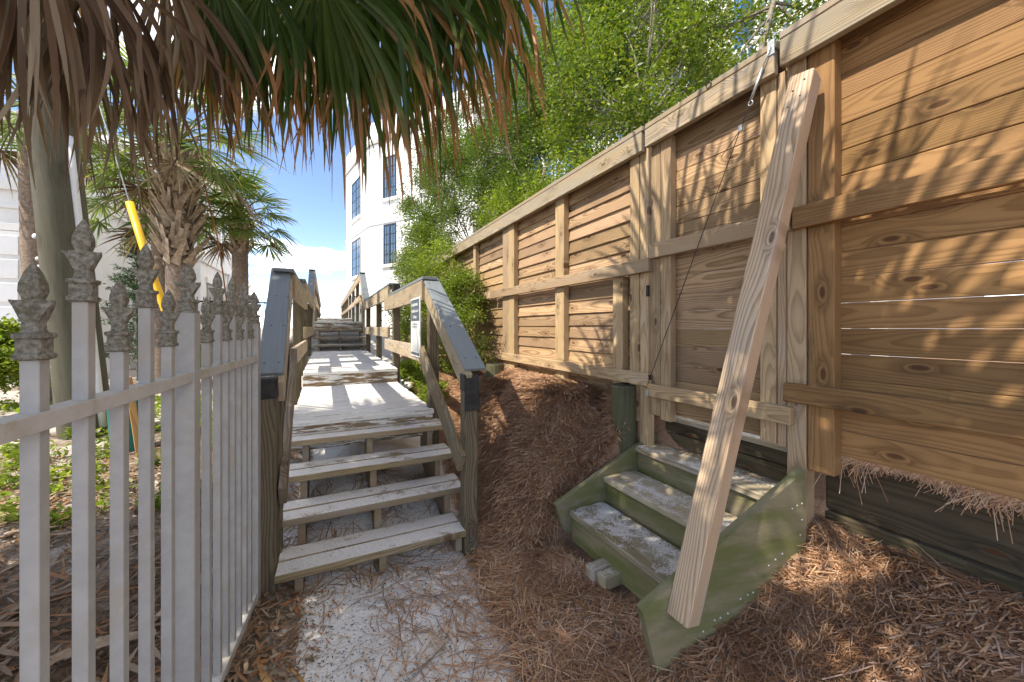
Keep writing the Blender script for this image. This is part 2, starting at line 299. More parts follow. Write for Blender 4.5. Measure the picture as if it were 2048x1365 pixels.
def plank(name, a, b, w, t, n, mat, parent=None, bev=0.004, roll=0.0):
    """squared timber from a to b: w across, t thick along n"""
    a, b, n = Vector(a), Vector(b), Vector(n)
    x = (b - a); L = x.length; x.normalize(); z = (n - x * n.dot(x)).normalized(); y = z.cross(x)
    if roll: q = Matrix.Rotation(roll, 3, x); z = q @ z; y = q @ y
    key = (round(L, 3), round(w, 4), round(t, 4), round(bev, 4), mat.name)
    me = _cache.get(key)
    if me is None:
        v, f = _chamfer(L / 2, w / 2, t / 2, min(bev, w * 0.3, t * 0.3)); me = pymesh(name, v, f); me.materials.append(mat); _cache[key] = me
    mw = Matrix.Translation((a + b) / 2) @ Matrix((x, y, z)).transposed().to_4x4()
    return link(name, me, mat, parent, mw)
def box(name, lo, hi, mat, parent=None, bev=0.004):
    lo, hi = Vector(lo), Vector(hi); c = (lo + hi) / 2; d = hi - lo
    return plank(name, (c.x - d.x / 2, c.y, c.z), (c.x + d.x / 2, c.y, c.z), d.y, d.z, (0, 0, 1), mat, parent, bev)
def hexa(name, p, mat, parent=None):
    """8 corners: bottom ring 0-3, top ring 4-7"""
    c = sum((Vector(q) for q in p), Vector()) / 8
    ln = (Vector(p[1]) - Vector(p[0]) + Vector(p[2]) - Vector(p[3])); x = ln.normalized()
    z = Vector((0, 0, 1)); z = (z - x * z.dot(x)).normalized(); y = z.cross(x)
    mw = Matrix.Translation(c) @ Matrix((x, y, z)).transposed().to_4x4(); iv = mw.inverted()
    me = pymesh(name, [iv @ Vector(q) for q in p], [(3, 2, 1, 0), (4, 5, 6, 7), (0, 1, 5, 4), (1, 2, 6, 5), (2, 3, 7, 6), (3, 0, 4, 7)])
    import bmesh
    bm = bmesh.new(); bm.from_mesh(me); bmesh.ops.recalc_face_normals(bm, faces=bm.faces[:]); bmesh.ops.bevel(bm, geom=bm.edges[:], offset=0.004, segments=1, affect='EDGES'); bm.to_mesh(me); bm.free()
    return link(name, me, mat, parent, mw)
def prism(name, prof, ax_u, ax_v, org, thick, mat, parent=None):
    """polygon prof in (u,v) extruded along u x v by thick (centred)"""
    u, v_ = Vector(ax_u).normalized(), Vector(ax_v).normalized(); n = u.cross(v_)
    mw = Matrix.Translation(Vector(org)) @ Matrix((u, v_, n)).transposed().to_4x4()
    k_ = len(prof); vs = [(x, y, -thick / 2) for x, y in prof] + [(x, y, thick / 2) for x, y in prof]
    fs = [tuple(range(k_ - 1, -1, -1)), tuple(range(k_, 2 * k_))] + [(i, (i + 1) % k_, (i + 1) % k_ + k_, i + k_) for i in range(k_)]
    me = pymesh(name, vs, fs)
    import bmesh
    bm = bmesh.new(); bm.from_mesh(me); bmesh.ops.recalc_face_normals(bm, faces=bm.faces[:]); bm.to_mesh(me); bm.free()
    return link(name, me, mat, parent, mw)
def tube_mesh(name, pts, rads, seg=10, cap=True, jit=0.0, smooth=True):
    pts = [Vector(p) for p in pts]; vs, fs = [], []
    for i, p in enumerate(pts):
        d = (pts[min(i + 1, len(pts) - 1)] - pts[max(i - 1, 0)]).normalized()
        h = Vector((1, 0, 0)) if abs(d.x) < 0.8 else Vector((0, 1, 0)); s = d.cross(h).normalized(); t = s.cross(d)
        r = rads[i] if isinstance(rads, (list, tuple)) else rads
        for j in range(seg):
            a = 2 * math.pi * j / seg; rr = r * (1 + jit * (random.random() - 0.5)); vs.append(p + (s * math.cos(a) + t * math.sin(a)) * rr)
    for i in range(len(pts) - 1):
        for j in range(seg): fs.append((i * seg + j, i * seg + (j + 1) % seg, (i + 1) * seg + (j + 1) % seg, (i + 1) * seg + j))
    if cap: fs += [tuple(range(seg - 1, -1, -1)), tuple((len(pts) - 1) * seg + j for j in range(seg))]
    return pymesh(name, vs, fs, smooth)
def tube(name, pts, rads, mat, parent=None, seg=10, jit=0.0, smooth=True):
    o = Vector(pts[0]); return link(name, tube_mesh(name, [Vector(p) - o for p in pts], rads, seg, True, jit, smooth), mat, parent, Matrix.Translation(o))

# ------------------------------------------------------------------ ground
def ss(x, a, b):
    t = np.clip((x - a) / (b - a), 0, 1); return t * t * (3 - 2 * t)
def gz(x, y):
    x = np.asarray(x, dtype=np.float64); y = np.asarray(y, dtype=np.float64)
    z = 0.02 + 0.0 * x
    z = z + 0.50 * ss(y, 2.5, 5.0) + 0.35 * ss(y, 5.0, 10.0)                       # the dune climbs away from the camera
    left = ss(-x, 0.35, 1.4); z = z * (1 - left * ss(y, 1.5, 4)) + left * (0.16 + 0.16 * ss(y, 1.0, 6.0)) * ss(y, -2, 3)
    bank = np.clip((x - 1.15) / 1.0, 0, 1) ** 1.25; top = 0.52 + 0.43 * ss(y, 1.6, 2.3)
    mid = ss(x, 0.95, 1.9) * ss(y, 1.9, 2.7)
    z = np.where(x > 0.6, np.maximum(z, z * (1 - np.maximum(bank, mid)) + top * np.maximum(bank, mid)), z)
    z = z + 0.015 * np.sin(x * 5.1 + y * 2.3) * np.sin(y * 4.3 - x * 1.7) + 0.006 * np.sin(x * 13 + 1.3 * y) * np.sin(y * 17 - x * 3)
    st_ = ss(x, 0.75, 1.1); z = z + st_ * (0.010 * np.sin(9.1 * x + 4.0 * np.sin(3.3 * y)) * np.sin(8.3 * y + 2.0 * np.sin(5 * x)) + 0.007 * np.sin(23 * x + 7 * y) * np.sin(19 * y - 9 * x))
    pile = np.exp(-(((x - 0.30) / 0.62) ** 2)) * ss(y, 2.35, 3.1) * (1 - ss(y, 3.6, 4.2)); z = z + (0.20 + 0.03 * np.sin(11 * x + 3 * y) * np.sin(9 * y - 4 * x)) * pile   # sand blown in under the steps
    z = z + 0.62 * ss(y, 9.3, 10.9) * ss(x, -2.5, -0.6)
    ft = (x > 1.10) & (x < 2.24) & (y > 1.12) & (y < 2.19); z = np.where(ft, np.minimum(z, np.where(x < 1.44, 0.03 + 0.10 * (x - 1.1), 0.05 + 0.42 * (x - 1.44))), z)
    z = np.where((x > 2.18) & (y < 2.0), np.minimum(z, 0.80), z)
    return z
def axis(lo, hi, step, far_lo, far_hi):
    a = list(np.arange(lo, hi + 1e-6, step)); d = step; p = lo
    left = []
    while p > far_lo: d *= 1.35; p -= d; left.append(p)
    d = step; p = hi; right = []
    while p < far_hi: d *= 1.35; p += d; right.append(p)
    return np.array(left[::-1] + a + right)
gxs = axis(-3.0, 2.6, 0.05, -500, 500); gys = axis(-0.6, 7.0, 0.05, -300, 900)
XX, YY = np.meshgrid(gxs, gys); ZZ = gz(XX, YY) - 1.2 * ss(YY, 26, 60)
nx, ny = len(gxs), len(gys); ii = np.arange(nx * ny).reshape(ny, nx)
gf = np.stack([ii[:-1, :-1], ii[:-1, 1:], ii[1:, 1:], ii[1:, :-1]], -1).reshape(-1, 4)
k = NT('ground'); p = k.geo('Position'); px_, py_, pz_ = k.sep(p)
n1 = k.noise(p, 3.0, 6, 0.65); n2 = k.noise(p, 60.0, 4, 0.7); n3 = k.noise(p, 14.0, 5, 0.7); n0 = k.noise(p, 0.9, 4, 0.6)
sandc = k.mix(n3, (0.56, 0.535, 0.515), (0.76, 0.735, 0.71)); spk = k.sstep(k.noise(p, 100.0, 3, 0.6), 0.61, 0.67)
sandc = k.mix(k.math('MULTIPLY', spk, 0.75), sandc, (0.10, 0.075, 0.06))
straw = k.mix(n3, (0.24, 0.145, 0.095), (0.42, 0.265, 0.175)); straw = k.mix(k.math('MULTIPLY', k.sstep(n2, 0.5, 0.7), 0.5), straw, (0.05, 0.03, 0.02))
edge = k.math('ADD', k.math('SUBTRACT', px_, k.math('MULTIPLY_ADD', py_, 0.10, 0.54)), k.math('ADD', k.math('MULTIPLY_ADD', n1, 0.5, -0.25), k.math('MULTIPLY_ADD', n3, 0.2, -0.1)))
fs_ = k.sstep(edge, 0.0, 0.10); bare = k.math('MULTIPLY', k.sstep(n1, 0.70, 0.76), 0.6); fs_ = k.math('MULTIPLY', fs_, k.math('SUBTRACT', 1.0, bare))
leftm = k.sstep(k.math('ADD', k.math('MULTIPLY', px_, -1.0), k.math('MULTIPLY_ADD', n1, 0.6, -0.3)), 0.12, 0.30)
lit = k.mix(k.sstep(n3, 0.35, 0.65), (0.10, 0.07, 0.045), (0.26, 0.195, 0.145)); lit = k.mix(k.math('MULTIPLY', k.sstep(n0, 0.40, 0.55), k.sstep(k.math('ADD', py_, k.math('MULTIPLY', n1, 2.0)), 3.4, 4.6)), lit, k.mix(n3, (0.40, 0.35, 0.31), (0.56, 0.50, 0.46)))
col = k.mix(leftm, k.mix(fs_, sandc, straw), lit)
ground = link('ground', npmesh('ground', np.stack([XX, YY, ZZ], -1).reshape(-1, 3), gf, True), k.bsdf(col, 0.95, k.math('ADD', n2, k.math('MULTIPLY', n3, 1.5)), 0.7, 0.012, 0.1))
tag(ground, 'white sand path and leaf-strewn ground', None, kind='structure')

# ------------------------------------------------------------------ boardwalk
bw = thing('boardwalk', (0.3, 2.4, 0), 'weathered wooden beach boardwalk with steps, railings and grey handrail caps', 'boardwalk')
XL, XR = -0.24, 0.90
def j(s=0.004): return random.uniform(-s, s)
for (yn, zt) in ((2.35, 0.19), (2.61, 0.36), (2.87, 0.525), (3.12, 0.69)):
    x1 = XR if yn > 2.4 else 0.815
    for kk in range(2):
        y0 = yn + kk * 0.145
        plank('tread', (XL + j(.008), y0 + 0.069, zt - 0.021 + j(.002)), (x1 + j(.008), y0 + 0.069 + j(.008), zt - 0.021 + j(.002)), 0.138, 0.042, (0, 0, 1), M['tread'], bw, 0.006)
def saw(y0, z0, n, rise, run, drop=0.10):
    pr = [(0.03, -drop)]
    for i in range(n): pr += [(0.03 + i * run, i * rise), (0.03 + (i + 1) * run, i * rise)]
    pr += [(0.03 + n * run, (n - 1) * rise - 0.30), (0.22, -drop - 0.08)]
    return pr
for sx_ in (-0.13, 0.31, 0.78):
    prism('stringer', saw(0, 0, 4, 0.167, 0.257), (0, 1, 0), (0, 0, 1), (sx_, 2.36, 0.146), 0.042, M['old'], bw)
def deck(y0, y1, z, fas=True, m='deck'):
    pitch = 0.144; y = y0
    while y < y1 - 0.05:
        plank('deck_board', (XL + 0.0 + j(.006), y + 0.07, z - 0.019 + j(.0015)), (XR - 0.05 + j(.006), y + 0.07, z - 0.019 + j(.0015)), 0.139, 0.038, (0, 0, 1), M[m], bw, 0.005)
        y += pitch
    if fas: plank('fascia_board', (XL - 0.002, y0 + 0.045, z - 0.135), (XR - 0.052, y0 + 0.045, z - 0.135), 0.186, 0.038, (0, -1, 0), M['fascia'], bw)
deck(3.30, 5.13, 0.785); deck(5.14, 9.5, 0.965); deck(10.45, 14.4, 1.645); deck(14.42, 25.0, 1.815)
for yy in (3.4, 4.2, 5.0): plank('joist', (XL + 0.05, yy, 0.70), (XL + 0.05, yy + 0.7, 0.70), 0.12, 0.04, (1, 0, 0), M['old'], bw)
for i, (yn, zt) in enumerate(((9.55, 1.10), (9.82, 1.27), (10.09, 1.45))):
    for kk in range(2): plank('tread', (XL + j(.008), yn + 0.069 + kk * 0.145, zt - 0.02), (XR + j(.008), yn + 0.069 + kk * 0.145, zt - 0.02), 0.138, 0.04, (0, 0, 1), M['tread'], bw, 0.006)
for sx_ in (-0.13, 0.31, 0.78): prism('stringer', saw(0, 0, 3, 0.172, 0.27), (0, 1, 0), (0, 0, 1), (sx_, 9.56, 1.06), 0.042, M['old'], bw)
# posts: (side x centre, y, base, top, tarred head)
def bpost(x, y, z0, z1, tar=True, s=0.09):
    p_ = plank('post', (x, y, z0), (x, y, z1), s, s, (0, -1, 0), M['old_post'], bw, 0.006)
    if tar: plank('tarred_head', (x, y, z1 - 0.11), (x, y, z1 + 0.005), s + 0.006, s + 0.006, (0, -1, 0), M['tar'], p_, 0.006)
XLp, XRp = -0.305, 0.868
bpost(-0.287, 2.50, -0.1, 1.215); bpost(0.853, 2.40, -0.1, 1.19)
bpost(XLp, 3.52, 0.3, 1.86, False); bpost(XRp, 3.40, 0.2, 1.86, False)
bpost(-0.262, 2.62, 0.0, 1.20, False, 0.07)
for y in (5.47, 7.35, 9.28):
    for x in (XLp - 0.012, XRp + 0.012): bpost(x, y, 0.2, 2.095 if y < 6 else 2.0, y < 6)
for y in (10.52, 12.4, 14.3, 16.3, 18.3, 20.3, 22.3, 24.3):
    for x in (XLp, XRp): bpost(x, y, 0.6, 2.84 if y < 13 else 2.78, y in (12.4, 16.3, 20.3))
def side(x_in, s, y0, ya, yb, zt, zm, ym0, lab=''):
    """level run of rail boards on the walkway face: s=+1 right side, -1 left"""
    xc = x_in
    plank('rail_board', (xc, y0, zt), (xc, yb, zt), 0.185, 0.038, (-s, 0, 0), M['rail'], bw, 0.004, j(.01))
    plank('rail_board', (xc, ym0, zm), (xc, yb - 0.05, zm), 0.15, 0.038, (-s, 0, 0), M['rail'], bw, 0.004, j(.01))
for s, xin in ((1, 0.802), (-1, -0.238)):
    yo = 0.0 if s > 0 else 0.08
    side(xin, s, 3.48 + yo, 0, 5.95, 1.835, 1.255, 3.50 + yo)
    side(xin + s * 0.002, s, 5.60, 0, 9.45, 1.985, 1.43, 5.62)
    xo = xin + s * 0.055
    plank('handrail_cap', (xo, 3.46, 1.948), (xo, 5.90, 1.945), 0.14, 0.026, (0, 0, 1), M['grey_cap'], bw, 0.003)
    plank('handrail_cap', (xo + s * .004, 5.52, 2.104), (xo + s * .004, 9.42, 2.10), 0.14, 0.026, (0, 0, 1), M['grey_cap'], bw, 0.003)
    # second flight
    plank('handrail_cap', (xo, 9.30, 2.065), (xo, 10.56, 2.885), 0.14, 0.026, (0, -0.5, 1), M['grey_cap'], bw, 0.003)
    plank('rail_board', (xin, 9.34, 1.98), (xin, 10.52, 2.75), 0.15, 0.038, (-s, 0, 0), M['rail'], bw)
    plank('rail_board', (xin, 9.36, 1.42), (xin, 10.50, 2.20), 0.14, 0.038, (-s, 0, 0), M['rail'], bw)
    for a_, b_, dz in ((10.5, 12.6, 0), (12.65, 16.5, -0.03), (16.55, 20.5, -0.05), (20.55, 25, -0.05)):
        plank('handrail_cap', (xo, a_, 2.90 + dz), (xo, b_, 2.90 + dz), 0.14, 0.026, (0, 0, 1), M['grey_cap'], bw, 0.003)
        plank('rail_board', (xin, a_, 2.78 + dz), (xin, b_, 2.78 + dz), 0.16, 0.038, (-s, 0, 0), M['rail'], bw)
        plank('rail_board', (xin, a_, 2.25 + dz), (xin, b_, 2.25 + dz), 0.14, 0.038, (-s, 0, 0), M['rail'], bw)
# sloping caps and boards of the near flight
def cap(xa0, xa1, ya, za, xb0, xb1, yb, zb):
    t = 0.026; n = Vector((0, -(zb - za), yb - ya)).normalized() * t
    p = [Vector((xa0, ya, za)), Vector((xb0, yb, zb)), Vector((xb1, yb, zb)), Vector((xa1, ya, za))]
    hexa('handrail_cap', [q - n for q in p] + p, M['grey_cap'], bw)
cap(0.805, 0.95, 2.335, 1.235, 0.805, 0.95, 3.545, 1.973)
cap(-0.345, -0.212, 2.52, 1.245, -0.385, -0.25, 3.56, 1.973)
plank('rail_board', (0.832, 2.36, 1.135), (0.832, 3.50, 1.835), 0.15, 0.038, (-1, 0, 0), M['rail'], bw)
plank('rail_board', (-0.232, 2.54, 1.13), (-0.257, 3.54, 1.825), 0.15, 0.038, (1, 0, 0), M['rail'], bw)
plank('rail_board', (0.792, 2.36, 0.62), (0.792, 3.52, 1.265), 0.14, 0.038, (-1, 0, 0), M['old'], bw)
plank('rail_board', (-0.215, 2.47, 0.56), (-0.226, 3.58, 1.27), 0.14, 0.038, (1, 0, 0), M['old'], bw)
plank('tarred_head', (0.853, 2.343, 0.96), (0.853, 2.343, 1.19), 0.10, 0.012, (0, -1, 0), M['tar'], bw, 0.003)
# screws along the near caps
sm = tube_mesh('screw', [(0, 0, 0), (0, 0, 0.003)], 0.004, 6)
for (x0, y0, z0, y1, z1) in ((0.84, 2.40, 1.28, 3.45, 1.92), (0.915, 2.40, 1.28, 3.45, 1.92), (-0.315, 2.56, 1.28, 3.5, 1.94), (-0.245, 2.56, 1.28, 3.5, 1.94)):
    for t in (0.03, 0.36, 0.68, 0.97): link('screw', sm, M['black'], bw, Matrix.Translation((x0, y0 + (y1 - y0) * t, z0 + (z1 - z0) * t - 0.004)) @ Matrix.Rotation(R(31), 4, 'X'))

# notice on the rail
sg = thing('notice_sign', (0.765, 3.70, 1.22), 'narrow white and slate notice board hung on the right railing of the boardwalk', 'sign')
X0 = 0.772
box('panel', (X0, 3.50, 1.22), (X0 + 0.012, 3.90, 1.78), M['sign_white'], sg, 0.002)
box('heading_field', (X0 - 0.002, 3.52, 1.56), (X0 - 0.0002, 3.88, 1.765), M['sign_slate'], sg, 0.0002)
box('footer_field', (X0 - 0.002, 3.52, 1.235), (X0 - 0.0002, 3.88, 1.262), M['sign_slate'], sg, 0.0002)
random.seed(11)
for (zc, ya, yb, h) in ((1.715, 3.56, 3.84, .026), (1.655, 3.55, 3.85, .026), (1.598, 3.62, 3.78, .026), (1.53, 3.58, 3.80, .014), (1.505, 3.60, 3.84, .014)):
    vs, fs = [], []; y = ya
    while y < yb:                                             # rows of small upright strokes: lettering too small to read
        wv = random.uniform(.006, .014); hh = h * random.uniform(.7, 1.25); b0 = len(vs)
        vs += [(X0 - 0.004, y, zc - h / 2), (X0 - 0.004, y + wv, zc - h / 2), (X0 - 0.004, y + wv, zc - h / 2 + hh), (X0 - 0.004, y, zc - h / 2 + hh)]
        fs.append((b0, b0 + 1, b0 + 2, b0 + 3)); y += wv + random.choice((.004, .005, .005, .014))
    link('lettering', pymesh('lettering', vs, fs), M['sign_white'] if zc > 1.56 else M['sign_slate'], sg)
vs, fs = [], []
for i in range(9):
    y = 3.58 + 0.028 * i; b0 = len(vs); tp = y + random.uniform(-.06, .12); hh = random.uniform(.10, .22)
    vs += [(X0 - 0.003, y, 1.27), (X0 - 0.003, y + .012, 1.27), (X0 - 0.003, min(tp, 3.87), 1.27 + hh)]; fs.append((b0, b0 + 1, b0 + 2))
link('grass_drawing', pymesh('grass_drawing', vs, fs), M['sign_grey'], sg)

# ------------------------------------------------------------------ right-hand timber fence: left run, gate, right run
PITCH = 0.118
random.seed(5)
def boards(par, y0, y1, z0, n, m, lap=True, x=2.165):
    for i in range(n):
        z = z0 + PITCH * (i + 0.5)
        if lap: plank('board', (x + j(.002), y0 + j(.004), z + j(.002)), (x + j(.003), y1 + j(.004), z + j(.003)), 0.136, 0.019, (-1, 0, 0.14 + j(.03)), M[m], par, 0.003)
        else: plank('board', (x + j(.002), y0, z + j(.0012)), (x + j(.002), y1, z + j(.0012)), PITCH - 0.0022, 0.02, (-1, 0, j(.012)), M[m], par, 0.003)
def upright(par, name, ya, yb, z0, z1, x0=2.082, x1=2.15, m='fence_pale'):
    return plank(name, ((x0 + x1) / 2, (ya + yb) / 2, z0), ((x0 + x1) / 2, (ya + yb) / 2, z1), abs(yb - ya), x1 - x0, (-1, 0, 0), M[m], par, 0.004)
def hrail(par, name, ya, yb, z, h=0.089, x=2.061, t=0.038, m='fence_pale'):
    return plank(name, (x, ya, z + j(.004)), (x, yb, z + j(.004)), h, t, (-1, 0, 0), M[m], par, 0.004)
fl = thing('timber_fence', (2.15, 4.6, 0.85), 'long run of tan lapped-board fence left of the gate, beside the shrubs', 'fence', 'timber fence runs')
bays = [(2.06, 3.19), (3.21, 4.42), (4.44, 5.6), (5.62, 6.8), (6.82, 8.0), (8.02, 9.2)]
for a, b in bays: boards(fl, a, b, 0.93, 17, 'fence_new')
for i, (ya, yb) in enumerate(((2.045, 2.125), (2.13, 2.225), (3.13, 3.285), (4.22, 4.38), (4.385, 4.56), (5.56, 5.66), (6.74, 6.88), (7.94, 8.08), (9.12, 9.26))):
    upright(fl, 'post', ya, yb, 0.80 if i in (1, 2) else 0.6, 2.80, 2.083 + (0.0 if i % 2 else 0.004), 2.15)
upright(fl, 'batten', 2.31, 2.42, 0.70, 1.90, 2.085, 2.152)
hrail(fl, 'rail', 2.00, 4.85, 1.945, 0.10); hrail(fl, 'rail', 2.00, 4.65, 1.125, 0.092)
hrail(fl, 'rail', 4.87, 9.2, 1.945, 0.10); hrail(fl, 'rail', 4.67, 9.2, 1.125, 0.092)
plank('header_board', (2.055, 2.06, 2.835), (2.055, 9.25, 2.835), 0.14, 0.038, (-1, 0, 0), M['fence_grey'], fl)
plank('cap_board', (2.11, 2.05, 2.925), (2.11, 9.27, 2.925), 0.15, 0.036, (0, 0, 1), M['fence_grey'], fl)

gt = thing('timber_gate', (2.15, 1.58, 0.88), 'tall tan board gate above the small steps, with a diagonal tension cable', 'gate')
boards(gt, 1.15, 1.985, 0.90, 17, 'fence_new', False, 2.155)
upright(gt, 'stile', 1.845, 1.93, 0.86, 2.80, 2.084, 2.14); upright(gt, 'stile', 1.934, 2.018, 0.88, 2.80, 2.088, 2.14)
upright(gt, 'stile', 1.175, 1.255, 0.90, 2.80, 2.084, 2.14); upright(gt, 'stile', 1.128, 1.171, 0.89, 2.80, 2.088, 2.14)
hrail(gt, 'rail', 1.09, 1.995, 2.03, 0.10); hrail(gt, 'rail', 1.085, 2.01, 1.06, 0.088)
plank('header_board', (2.052, 1.155, 2.845), (2.052, 2.025, 2.835), 0.125, 0.038, (-1, 0, 0), M['fence_grey'], gt)
plank('cap_board', (2.10, 1.15, 2.93), (2.10, 2.025, 2.92), 0.13, 0.036, (0, 0, 1), M['fence_grey'], gt)
A_, B_ = Vector((2.022, 1.165, 2.92)), Vector((2.022, 2.00, 1.07))
def along(t): return A_ + (B_ - A_) * t
tube('tension_cable', [along(0.02), along(0.5), along(0.985)], 0.0025, M['black'], gt, 6)
tb = tube('turnbuckle', [along(0.045), along(0.12)], 0.007, M['metal'], gt, 8)
tube('hook', [along(0.0), along(0.02), along(0.046)], 0.0035, M['metal'], tb, 6)
tube('eye', [along(0.12) + Vector((0, .012 * math.cos(a), .012 * math.sin(a) - .012)) for a in np.linspace(0, 6.28, 11)], 0.003, M['metal'], tb, 6)
box('cable_clamp', along(0.185) - Vector((.008, .010, .018)), along(0.185) + Vector((.006, .010, .018)), M['metal'], gt, .002)
tube('cable_tail', [along(0.19), along(0.22) + Vector((-.01, .02, 0)), along(0.24) + Vector((-.01, .06, -.01))], 0.002, M['black'], gt, 6)
box('cable_clamp', along(0.955) - Vector((.008, .010, .018)), along(0.955) + Vector((.006, .010, .018)), M['black'], gt, .002)
box('corner_plate', (2.028, 1.150, 2.88), (2.0315, 1.185, 2.955), M['metal'], gt, .001)
box('corner_plate', (2.03, 1.990, 1.015), (2.0345, 2.016, 1.06), M['metal'], gt, .001)
tube('latch_ring', [Vector((2.03, 1.52 + .018 * math.cos(a), 2.93 + .018 * math.sin(a))) for a in np.linspace(0, 5.6, 10)], 0.003, M['black'], gt, 6)
box('latch', (2.06, 2.022, 1.72), (2.083, 2.042, 1.80), M['black'], gt, .004)

fr = thing('timber_fence', (2.15, 0.6, 0.45), 'nearest amber board fence run right of the gate, dappled with sun', 'fence', 'timber fence runs')
boards(fr, -0.9, 1.09, 0.905, 17, 'fence_amber', False, 2.165)
upright(fr, 'post', 1.038, 1.122, 0.35, 2.83, 2.083, 2.163); upright(fr, 'batten', 0.925, 1.032, 0.815, 2.83, 2.088, 2.153, 'fence_amber')
upright(fr, 'post', -0.2, -0.11, 0.35, 2.83, 2.083, 2.15)
hrail(fr, 'rail', -0.9, 1.078, 2.03, 0.105, m='fence_amber'); hrail(fr, 'rail', -0.9, 1.118, 1.18, 0.092, m='fence_amber')
plank('header_board', (2.05, -0.9, 2.862), (2.05, 1.128, 2.862), 0.135, 0.038, (-1, 0, 0), M['fence_grey'], fr)
plank('cap_board', (2.105, -0.9, 2.95), (2.105, 1.13, 2.95), 0.15, 0.036, (0, 0, 1), M['fence_grey'], fr)

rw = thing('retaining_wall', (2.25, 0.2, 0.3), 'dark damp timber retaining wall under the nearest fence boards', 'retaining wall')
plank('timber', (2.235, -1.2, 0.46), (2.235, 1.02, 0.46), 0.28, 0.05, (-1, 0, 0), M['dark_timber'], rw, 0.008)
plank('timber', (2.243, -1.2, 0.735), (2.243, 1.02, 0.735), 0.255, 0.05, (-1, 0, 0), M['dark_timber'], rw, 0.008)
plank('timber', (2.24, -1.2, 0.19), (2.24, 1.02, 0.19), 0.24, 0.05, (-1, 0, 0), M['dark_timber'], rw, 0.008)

# small steps up to the gate
st = thing('garden_steps', (1.7, 1.7, 0.05), 'short flight of mossy green wooden steps leading up to the gate', 'steps')
for i, (xf, zt) in enumerate(((1.44, 0.305), (1.725, 0.475), (2.01, 0.645))):
    plank('tread', (xf + 0.135, 1.15 + j(.005), zt - 0.02), (xf + 0.135, 2.09, zt - 0.02), 0.285, 0.04, (0, 0, 1), M['green_tread'], st, 0.006)
    plank('riser', (xf + 0.034, 1.16, zt - 0.125), (xf + 0.034, 2.09, zt - 0.125), 0.168, 0.034, (-1, 0, 0), M['green_wood'], st, 0.004)
plank('landing_edge', (2.25, 1.14, 0.79), (2.25, 2.02, 0.79), 0.075, 0.04, (-1, 0, 0), M['dark_timber'], st); plank('landing_edge', (2.262, 1.14, 0.70), (2.262, 2.02, 0.70), 0.09, 0.04, (-1, 0, 0), M['dark_timber'], st)
for i in range(8): plank('landing_board', (2.25 + 0.128 * i + 0.03, 1.10, 0.845), (2.25 + 0.128 * i + 0.03, 2.03, 0.845), 0.122, 0.03, (0, 0, 1), M['green_tread'], st)
u = Vector((2.03 - 1.16, 1.045 - 1.20, 0)); Lu = u.length
prism('stringer', [(0.0, 0.345), (0.085, 0.03), (0.30, 0.02), (Lu, 0.44), (Lu, 0.83)], u, (0, 0, 1), (1.16, 1.185, 0), 0.042, M['green_wood'], st)
prism('stringer', [(0.0, 0.35), (0.07, 0.16), (0.3, 0.10), (0.95, 0.45), (0.95, 0.74)], (1, 0, 0), (0, 0, 1), (1.34, 2.113, 0), 0.042, M['green_wood'], st)
sm2 = sm.copy(); sm2.materials.clear()
nrm = u.normalized().cross(Vector((0, 0, 1)))
for (t, z) in ((.36, .235), (.39, .24), (.43, .25), (.40, .10), (.33, .09), (.46, .15), (.50, .30), (.54, .31), (.57, .315), (.66, .42), (.70, .44), (.74, .46), (.80, .66), (.83, .67), (.86, .675), (.86, .60), (.85, .53), (.30, .20)):
    pp = Vector((1.16, 1.185, 0)) + u.normalized() * t + Vector((0, 0, z)) + nrm * 0.020
    link('screw', sm2, M['white_pvc'], st, Matrix.Translation(pp) @ nrm.to_track_quat('Z', 'Y').to_matrix().to_4x4())
bl = plank('foot_block', (1.33, 1.74, 0.115), (1.62, 1.74, 0.125), 0.075, 0.075, (0, 0, 1), M['green_tread'], st, 0.006)
plank('foot_block', (1.35, 1.665, 0.11), (1.62, 1.665, 0.12), 0.072, 0.075, (0, 0, 1), M['green_tread'], st, 0.006)

br = thing('leaning_timber', (1.35, 1.10, 0.27), 'pale squared timber leaning from the steps up against the fence post', 'timber')
bt = plank('beam', (1.318, 1.105, 0.30), (2.005, 1.00, 2.66), 0.098, 0.092, (-1, -0.12, 0), M['brace'], br, 0.006)
for t in ((-0.02, 0.05), (0.02, 0.09), (-0.015, 0.13), (0.025, 0.17), (0, .2)):
    pp = Vector((2.005, 1.00, 2.66)) + (Vector((1.362, 1.085, .27)) - Vector((2.005, 1.0, 2.66))).normalized() * t[1]
    nn = (W[bt].to_3x3() @ Vector((0, 0, 1))).normalized(); yy_ = (W[bt].to_3x3() @ Vector((0, 1, 0))).normalized()
    link('screw', sm, M['black'], br, Matrix.Translation(pp + nn * 0.0465 + yy_ * t[0]) @ nn.to_track_quat('Z', 'Y').to_matrix().to_4x4())

